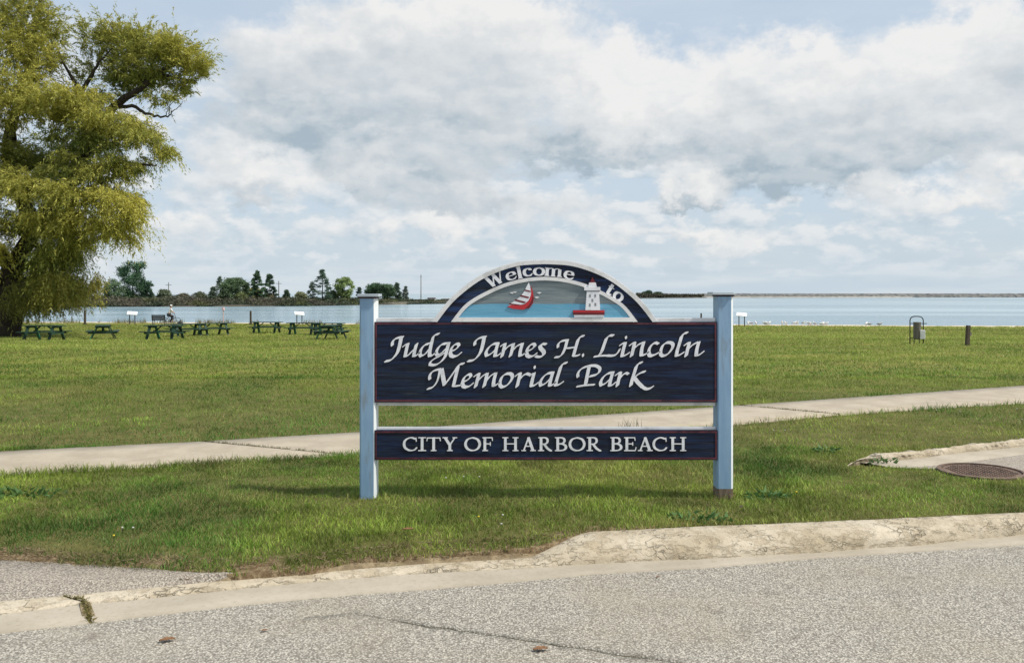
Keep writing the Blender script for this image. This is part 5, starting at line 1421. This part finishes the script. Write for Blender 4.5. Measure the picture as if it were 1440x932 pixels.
# foliage masses: column, row, half sizes px, depth offset m, half depth m, sprays, droop, yellow and sunlit tone
lobes = [
    (40, 25, 46, 46, 0, 2.6, 330, .4, .55), (15, 70, 62, 55, -1, 3.2, 470, .4, .6), (64, 92, 30, 34, -1, 2, 170, .5, .6), (-60, 20, 80, 80, 0, 4, 500, .5, .5), (20, -60, 90, 50, 0, 4, 380, .5, .5),
    (45, 135, 46, 34, -1.6, 2.5, 260, .5, .6), (72, 60, 24, 26, .5, 2, 60, .4, .4),
    (165, 60, 46, 32, .5, 2, 290, .3, .5), (205, 72, 40, 32, 0, 2.2, 290, .3, .45), (250, 80, 34, 30, -.4, 2, 270, .3, .65), (279, 96, 22, 24, -.5, 1.5, 150, .3, .7), (128, 84, 26, 30, .8, 1.5, 90, .3, .4), (120, 50, 22, 20, .6, 1.2, 55, .3, .3),
    (215, 108, 50, 26, 0, 2, 250, .4, .35), (180, 116, 44, 26, .8, 2, 190, .4, .2), (232, 145, 26, 12, -1, 1.2, 50, .5, .5), (112, 118, 40, 30, 1.6, 2, 90, .4, .35), (258, 128, 24, 14, -.6, 1.2, 55, .5, .5),
    (30, 165, 60, 32, -2, 3, 330, .5, .65), (90, 158, 52, 30, -2.2, 2.6, 350, .5, .6), (142, 160, 40, 30, -2, 2.4, 310, .5, .65), (180, 185, 42, 28, -2, 2.2, 270, .6, .6), (220, 202, 34, 22, -2.4, 1.8, 160, .6, .5), (250, 226, 20, 16, -2.4, 1.2, 70, .7, .5),
    (0, 215, 50, 34, -1, 2.6, 260, .5, .35), (130, 205, 60, 30, -1.0, 3, 270, .5, .15), (60, 222, 46, 26, 1.5, 2.5, 130, .5, .15), (200, 238, 36, 18, -2, 1.6, 110, .6, .35), (178, 250, 34, 22, -2.4, 2, 170, .6, .5), (125, 245, 40, 26, -2.2, 2, 200, .6, .35),
    (30, 262, 46, 28, -2.4, 2.4, 280, .6, .6), (85, 272, 42, 28, -3, 2.4, 300, .6, .6), (140, 282, 40, 26, -3.4, 2.2, 270, .6, .55), (190, 290, 32, 26, -3, 2, 230, .7, .8), (220, 300, 20, 24, -3, 1.4, 130, .8, .9),
    (5, 315, 44, 30, -3, 2.4, 280, .7, .75), (60, 318, 36, 24, -1.6, 2.2, 190, .7, .25), (108, 322, 38, 26, -2.8, 2.2, 250, .8, .55), (160, 320, 36, 24, -3, 2, 200, .8, .65), (200, 330, 22, 18, -2.8, 1.4, 70, .9, .8),
    (20, 355, 36, 26, -3.8, 2.2, 230, .7, .85), (70, 362, 36, 28, .6, 2.8, 260, .8, .08), (106, 360, 28, 24, -2, 2.2, 210, .9, .3), (140, 346, 20, 16, -2.6, 1.6, 70, .8, .5),
    (45, 392, 34, 22, .8, 2.6, 190, .9, .1), (92, 398, 32, 24, -1.4, 2.4, 230, .9, .35), (108, 402, 16, 18, -2, 1.4, 90, .9, .55), (30, 412, 24, 18, 2, 2.2, 80, .9, .1), (70, 420, 26, 16, -.6, 2, 100, 1, .3),
    (60, 300, 90, 60, 4.5, 2.6, 420, .8, .1), (60, 190, 70, 46, 5, 2.4, 260, .6, .2), (0, 220, 46, 30, 3.5, 2.4, 200, .6, .15),
    (-60, 130, 90, 60, -1, 4, 500, .5, .5), (-130, 90, 80, 70, 0, 4, 420, .5, .5), (-90, 240, 90, 60, -1, 4, 460, .6, .5), (-170, 220, 80, 70, -1, 4, 380, .6, .5), (-60, 340, 90, 60, 0, 4, 420, .8, .4), (-160, 330, 80, 60, 0, 4, 330, .8, .4),
    (-10, 425, 30, 22, 3, 2, 60, 1, .2),
]
cen = []; dr = []; tn = []; ln = []
for (cx, cy, rx, ry, dy, rd, ns, droop, yel_lit) in lobes:
    ns = int(ns * 1.30)
    v = RNG.normal(size=(ns, 3)); v /= np.linalg.norm(v, axis=1, keepdims=True); v *= (RNG.random(ns) ** .38)[:, None]
    # pull sprays into sub-clumps so gaps remain
    cc = RNG.normal(size=(max(5, ns // 14), 3)); cc /= np.linalg.norm(cc, axis=1, keepdims=True); cc *= (.45 + .55 * RNG.random(len(cc)))[:, None]
    w_ = cc[RNG.integers(0, len(cc), ns)]; v = v * .36 + w_ * .72
    P0 = np.stack([(cx + v[:, 0] * rx - 720) * TK, TY + dy + v[:, 1] * rd, EYE - (cy - v[:, 2] * ry - HOR) * TK], 1)
    out = np.stack([v[:, 0], v[:, 1], np.zeros(ns)], 1); out /= (np.linalg.norm(out, axis=1, keepdims=True) + .2)
    out += RNG.normal(size=(ns, 3)) * .38
    nl = 22; Ls = (.5 + 1.25 * RNG.random(ns) ** 2) * (1.0 + .55 * droop)
    cl_b = RNG.random(ns) * .5 + .5 * (.5 + .5 * np.clip(v[:, 2] * 1.2, -1, 1))  # sprays near the top of a mass count as sunlit
    droop = droop * (.30 if cy < 140 else .66)
    up = .55 - .75 * droop
    for k in range(nl):
        u = (k + .5) / nl
        pos = P0 + out * (Ls * u * .62)[:, None]
        pos[:, 2] += Ls * (u * (up + .25) - u * u * (.30 + .95 * droop))
        pos += RNG.normal(size=(ns, 3)) * .045
        tg = out * .62 + np.array([0, 0, 1.0])[None] * ((up + .25) - 2 * u * (.30 + .95 * droop))
        tg = tg / np.linalg.norm(tg, axis=1, keepdims=True) + RNG.normal(size=(ns, 3)) * .55 + np.array([0, 0, -.15])
        f = np.clip(yel_lit * .9 - .15 + .5 * cl_b + (RNG.random(ns) - .5) * .5, 0, 1)
        c_ = mixt((.085, .140, .034), (.56, .52, .115), f) * (.75 + .5 * RNG.random(ns))[:, None]  # shaded green to sunlit yellow, light put into the autumn leaf colour
        cen.append(pos); dr.append(tg); tn.append(c_); ln.append(RNG.uniform(.13, .27, ns))
cen = np.concatenate(cen); dr = np.concatenate(dr); tn = np.concatenate(tn); ln = np.concatenate(ln)
print('willow leaves', len(cen))
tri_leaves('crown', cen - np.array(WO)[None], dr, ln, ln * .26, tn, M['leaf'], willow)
# hanging strands under the crown
cen = []; dr = []; tn = []; ln = []
ns = 420
sx0 = RNG.uniform(30, 126, ns); top = np.interp(sx0, [30, 60, 100, 130, 165], [430, 405, 400, 390, 372]) + RNG.uniform(-14, 6, ns)
L_ = np.interp(sx0, [30, 60, 100, 130, 165], [22, 44, 44, 40, 12]) * RNG.uniform(.35, 1.05, ns) * TK; dp = RNG.uniform(-3.5, 3, ns)
for k in range(26):
    u = (k + .5) / 26
    pos = np.stack([(sx0 - 720) * TK + u * L_ * .30 * np.sin(sx0), TY + dp, EYE - (top - HOR) * TK - L_ * u], 1) + RNG.normal(size=(ns, 3)) * .05
    cen.append(pos); dr.append(RNG.normal(size=(ns, 3)) * .45 + np.array([.25, 0, -.8])); ln.append(RNG.uniform(.14, .26, ns))
    tn.append(mixt((.10, .13, .035), (.38, .34, .08), np.clip(RNG.random(ns) * .7 + .3 * (sx0 > 80), 0, 1)))
cen = np.concatenate(cen); dr = np.concatenate(dr); tn = np.concatenate(tn); ln = np.concatenate(ln)
o = tri_leaves('hanging_strands', cen - np.array(WO)[None], dr, ln, ln * .26, tn, M['leaf'], willow)

# ================================================================== GRASS
def excl(x, y):
    m = in_poly(x, y, WALKX) | in_poly(x, y, DRIVE) | (np.hypot(x - MH[0], y - MH[1]) < .39)
    return m
# grass leans 2-3 cm over the walk edges
WALKX = [(a, b + .03) for a, b in wl] + [(a, b - .03) for a, b in wu[::-1]]
def colour_at(x, y, r):
    """growth patches: green, yellow-green, dry"""
    a = fbm(x, y, .55, 2, 4); b = fbm(x, y * .6, 1.7, 5, 4); c = fbm(x, y, 6, 8, 3)
    g1 = mixt((.070, .165, .026), (.235, .32, .052), np.clip((a - .30) * 2.4 + (r - .5) * .5, 0, 1))
    far_ = np.clip((y - 14) / 30, 0, 1)
    g1 = g1 * (1 - far_[:, None]) + mixt((.17, .245, .045), (.27, .31, .072), np.clip((b - .3) * 2.2 + (r - .5) * .4, 0, 1)) * far_[:, None]
    dry = (r > .90) * .7 + np.clip((b - .50) * 4.5, 0, 1) * .55 + np.clip((c - .60) * 5, 0, 1) * .35
    ed = y - ev(cL, x); dry = dry + np.clip(1 - ed / .30, 0, 1) * .30 * (r > .45)
    dry = dry + np.exp(-((x + .6) / 1.1) ** 2 - ((y - 7.15) / .13) ** 2) * .55
    dry = np.clip(dry, 0, 1) * (r > .30)
    dcol = mixt((.33, .28, .12), (.26, .18, .10), (r * 7) % 1)
    g1 = g1 * (1 - dry[:, None] * .8) + dcol * dry[:, None] * .8
    return g1
def blades(name, x0, x1, y0, y1, n, h0, h1, w, lab, tall=None, fan=0.0, pw=1.0):
    y = y0 + (y1 - y0) * RNG.random(n) ** pw
    xs_ = RNG.uniform(-1, 1, n); cx = (x0 + x1) / 2; hw = (x1 - x0) / 2
    x = cx + xs_ * (hw + np.maximum(0, y - y0) * fan)
    e = ev(cL, x) + (fbm(x, x * 0, 5.1, 2) - .5) * .05
    bare = (x < .9) & ((fbm(x, y, 3.2, 7, 3) > .60) & (y < e + .12) | (fbm(x, y, 8, 4, 3) > .70) & (y < e + .4))
    keep = (y > e - .015) & ~excl(x, y) & ~bare & (y < np.vectorize(shore_y)(x) - 1.8)
    x, y, e = x[keep], y[keep], e[keep]; n = len(x)
    r = RNG.random(n)
    patch = fbm(x, y, 1.4, 3, 4); p2 = fbm(x, y, 5.5, 1, 3)
    h = (h0 + (h1 - h0) * RNG.random(n) ** 1.5) * (.55 + .9 * patch) * (.6 + .8 * p2)
    yw = wly(x); h *= 1 + .75 * np.exp(-((y - yw) / .16) ** 2) + .35 * np.exp(-((y - wuy(x)) / .12) ** 2)
    h *= 1 + .5 * np.exp(-((y - 7.2) / .12) ** 2) * ((np.abs(x + 1.16) < .16) | (np.abs(x - 1.71) < .16))
    dd = np.clip((y - e) / .35, 0, 1); z0 = np.interp(x, cL[0], cL[2]) * (1 - dd) + gz(x, y) * dd - .012
    z0 = z0 + np.where(y > 8, (fbm(x, y, 1.2, 1) - .5) * .03 * np.clip((y - 6) / 6, .4, 3) * np.clip((y - e) / 1.5, 0, 1), 0)
    near_ = y < 17; z0 = np.where(near_, np.minimum(z0, -.0), z0)
    a = RNG.uniform(0, 2 * math.pi, n); lean = RNG.uniform(.15, 1.0, n) * h; la = RNG.uniform(0, 2 * math.pi, n)
    W = w * (.6 + .8 * RNG.random(n)) * (1 + np.maximum(0, y - y0) * (.05 if fan else 0))
    if fan: h = h * (1 + np.maximum(0, y - y0) * .012)
    B = np.stack([x, y, z0], 1); sd_ = np.stack([np.cos(a), np.sin(a) * .6, np.zeros(n)], 1) * W[:, None] / 2
    ld = np.stack([np.cos(la), np.sin(la), np.zeros(n)], 1) * lean[:, None]; up = np.zeros((n, 3)); up[:, 2] = h
    mot = fbm(x, y, 2.6, 11, 3); ma = np.interp(y, [8, 30], [.72, .30]); col = colour_at(x, y, r) * (1.04 + np.interp(y, [9, 16, 40], [0, .12, .32]) - ma * .5 + ma * np.clip((mot - .3) * 2.5, 0, 1))[:, None] * (.55 + .9 * RNG.random(n))[:, None] ** np.interp(y, [10, 30], [1, .5])[:, None]
    if fan > 0: col = col * (.78 + .42 * np.clip((fbm(x * .5, y, .16, 5, 4) - .3) * 2.5, 0, 1))[:, None]
    if fan == 0:
        v = np.stack([B - sd_, B + sd_, B + up * .62 + ld * .35 - sd_ * .8, B + up * .62 + ld * .35 + sd_ * .8, B + up * .95 + ld], 1).reshape(-1, 3)
        k5 = np.arange(n)[:, None] * 5
        fc = np.concatenate([k5 + np.array([[0, 1, 3]]), k5 + np.array([[0, 3, 2]]), k5 + np.array([[2, 3, 4]])], 1).ravel()
        tt = np.repeat(col, 5, axis=0)
    else:
        v = np.stack([B - sd_, B + sd_, B + up + ld], 1).reshape(-1, 3); fc = np.arange(3 * n); tt = np.repeat(col, 3, axis=0)
    o = np_mesh(name, v, fc, 3, M['grass'], tint=tt); tag(o, lab, kind='stuff')
    print(name, n)
blades('near_grass', -5.4, 5.9, 5.3, 9.6, 370000, .020, .058, .0048, 'short rough grass around the sign and along the kerb', pw=1.15)
blades('middle_grass', -8.0, 9.5, 8.2, 18, 230000, .025, .06, .0085, 'mown grass beyond the concrete walk', fan=.62)
blades('far_grass', -15, 17, 17.5, 78, 300000, .035, .07, .022, 'mown park grass stretching down to the lake', fan=.75, pw=1.5)

# tufts of wild grass at the beach left
n = 3200
X_ = RNG.uniform(-50, 10, n); cl_ = fbm(X_, X_ * 0, .8, 6); X_ = X_[cl_ > .5]; n = len(X_)
Y_ = np.array([shore_y(x) for x in X_]) - 1.2 + RNG.uniform(-.7, .7, n)
o = tri_leaves('beach_grass', np.stack([X_, Y_, np.full(n, -1.06)], 1), np.stack([RNG.normal(size=n) * .25, RNG.normal(size=n) * .25, np.ones(n)], 1), RNG.uniform(.15, .6, n), RNG.uniform(.03, .06, n),
               mixt((.22, .17, .08), (.14, .15, .05), RNG.random(n)), M['grass'])
tag(o, 'dry beach grass sprouting along the shore at the left', kind='stuff')
# darker broad-leaved weeds in the lawn
def weed(px, py, w_, lab):
    p = hit(px, py); r = empty('weed_plant', (p.x, p.y, -.005)); tag(r, lab, 'weed'); n = int(190 * w_)
    a = RNG.uniform(0, 6.28, n); rad = RNG.random(n) ** .6 * w_ * .5
    cen = np.stack([np.cos(a) * rad * 1.3, np.sin(a) * rad * .6, RNG.uniform(.015, .05, n)], 1)
    dr = np.stack([np.cos(a), np.sin(a) * .7, RNG.uniform(0, .9, n)], 1) + RNG.normal(size=(n, 3)) * .4
    tri_leaves('leaves', cen, dr, RNG.uniform(.03, .07, n), RNG.uniform(.018, .035, n), mixt((.05, .12, .03), (.12, .22, .07), RNG.random(n)), M['grass'], r)
    MB().tube([(0, 0, -.02), (0, 0, .03)], .006, 5).build('stem', M['grass'], r)
weed(38, 698, .55, 'low broad-leaved weed patch at the left edge of the front lawn')
weed(1075, 702, .34, 'low leafy weed just right of the right sign post')
weed(985, 734, .36, 'pale leafy weed at the kerb left of the right sign post foot')
weed(1243, 653, .22, 'small leafy weed against the broken side kerb')
weed(1163, 637, .20, 'dark leafy weed in the grass left of the side kerb')
p = hit(885, 604); r = empty('weed_plant', (p.x, p.y, 0)); tag(r, 'thin dark twiggy weed at the walk edge above the lower panel', 'weed'); n = 34
tri_leaves('leaves', np.stack([RNG.uniform(-.13, .16, n), RNG.uniform(-.03, .03, n), RNG.uniform(0, .05, n)], 1), np.stack([RNG.normal(size=n) * .45, RNG.normal(size=n) * .2, np.ones(n)], 1), RNG.uniform(.07, .17, n), RNG.uniform(.004, .007, n), mixt((.03, .035, .02), (.07, .07, .035), RNG.random(n)), M['grass'], r)
# clover flowers and dandelions
def flower(px, py, m, nm, lab, grp):
    p = hit(px, py); r = MB().ell((0, 0, .048), (.008, .008, .006), 8, 5).tube([(0, 0, -.01), (.002, 0, .045)], .0016, 4, mi=1).build(nm, [M[m], M['grass']]); r.location = (p.x, p.y, 0)
    tag(r, lab, 'flower', grp)
for (px, py) in ((1088, 611), (1104, 611), (1317, 582), (1350, 584), (1308, 590), (1437, 595), (1145, 564), (1222, 585), (627, 680), (652, 679), (674, 678), (705, 748), (707, 735), (172, 753), (187, 752), (1430, 580)):
    flower(px, py, 'flower', 'clover_flower', 'tiny white clover flower in the lawn', 'white clover flowers scattered in the lawn')
for (px, py) in ((673, 737), (1120, 700), (160, 763)):
    flower(px, py, 'dandelion', 'dandelion_flower', 'tiny yellow flower in the front lawn', 'yellow flowers scattered in the front lawn')
# dead leaves
def dead(px, py, s, rot, z, lab, m='deadleaf'):
    X, Y = px2w(px, py, z); s *= .60
    g = MB(); n = 9; vs = []
    for i in range(n):
        u = i / (n - 1); w_ = math.sin(u * math.pi) ** .7 * s * .28 * (1 + .3 * math.sin(i * 2.3))
        for k in (-1, 0, 1): vs.append(((u - .5) * s, k * w_, .004 + abs(k) * s * .09 + .04 * s * math.sin(u * 3)))
    g.add(vs, [(i * 3 + k, i * 3 + k + 1, i * 3 + k + 4, i * 3 + k + 3) for i in range(n - 1) for k in (0, 1)])
    o = g.build('fallen_leaf', M[m]); o.location = (X, Y, z + .004); o.rotation_euler = (0, 0, math.radians(rot)); tag(o, lab, 'leaf')
dead(235, 902, .13, 20, ZR, 'curled brown leaf on the road at the lower left')
dead(760, 915, .13, 15, ZR, 'brown leaf on the road beside the long crack')
dead(372, 888, .06, 40, ZR, 'tiny reddish leaf on the road right of the curled brown one')
dead(574, 746, .13, 10, .035, 'dark brown leaf lying in the grass below the sign')
dead(1042, 714, .08, 60, .04, 'small dark leaf in the grass below the right post', 'darkwood')
dead(925, 812, .05, 60, ZR, 'tiny leaf scrap on the road near the kerb')
# weeds in the kerb joint
n = 420; u = RNG.random(n)
ux = np.array([0, .45, 1.0]); jx = np.interp(u, ux, [JX, xm, JX + JS]); jy = np.interp(u, ux, [float(ev(cD, JX)), ym, float(ev(cA, JX + JS))])
cen = np.stack([jx + RNG.normal(size=n) * .010, jy + RNG.normal(size=n) * .008, np.interp(u, ux, [-.095, -.096, ZR])], 1)
o = tri_leaves('joint_weeds', cen, np.stack([RNG.normal(size=n) * .8, RNG.normal(size=n) * .8, np.ones(n) * .6], 1), RNG.uniform(.012, .03, n), RNG.uniform(.005, .01, n), mixt((.10, .11, .03), (.25, .20, .08), RNG.random(n)), M['grass'])
tag(o, 'dry weeds and moss filling the kerb joint at the left', kind='stuff')
# loose straw and soil crumbs at the bare edge
n = 5200
X_ = RNG.uniform(-5, .5, n); e = ev(cL, X_); Y_ = e + RNG.uniform(-.10, .16, n); keep = Y_ > ev(cD, X_) + .01; X_, Y_ = X_[keep], Y_[keep]; n = len(X_)
o = tri_leaves('straw_litter', np.stack([X_, Y_, np.full(n, -.045) + np.clip((Y_ - ev(cL, X_)) * .3, -.02, .04)], 1), np.stack([RNG.normal(size=n), RNG.normal(size=n) * .5, RNG.random(n) * .5], 1), RNG.uniform(.015, .045, n), RNG.uniform(.003, .007, n),
               mixt((.30, .24, .14), (.14, .10, .06), RNG.random(n)), M['grass'])
tag(o, 'loose dry straw and crumbs along the bare grass edge', kind='stuff')

n = 900
for (a, b, nm) in ((j1u, j1l, 'first'), (j2u, j2l, 'second')):
    u = RNG.random(n); u = u[(fbm(u * 9, u * 0, 1.0, 4 if nm == 'first' else 8, 3) > .42)]; m_ = len(u)
    cen = np.stack([a[0] + (b[0] - a[0]) * u + RNG.normal(size=m_) * .012, a[1] + (b[1] - a[1]) * u + RNG.normal(size=m_) * .012, np.full(m_, .004)], 1)
    o = tri_leaves('joint_grass', cen, np.stack([RNG.normal(size=m_), RNG.normal(size=m_), np.ones(m_)], 1), RNG.uniform(.02, .05, m_), RNG.uniform(.005, .009, m_),
                   mixt((.05, .07, .02), (.15, .13, .05), RNG.random(m_)), M['grass'])
    tag(o, nm + ' row of dark grass growing in the joint across the concrete walk', kind='stuff')
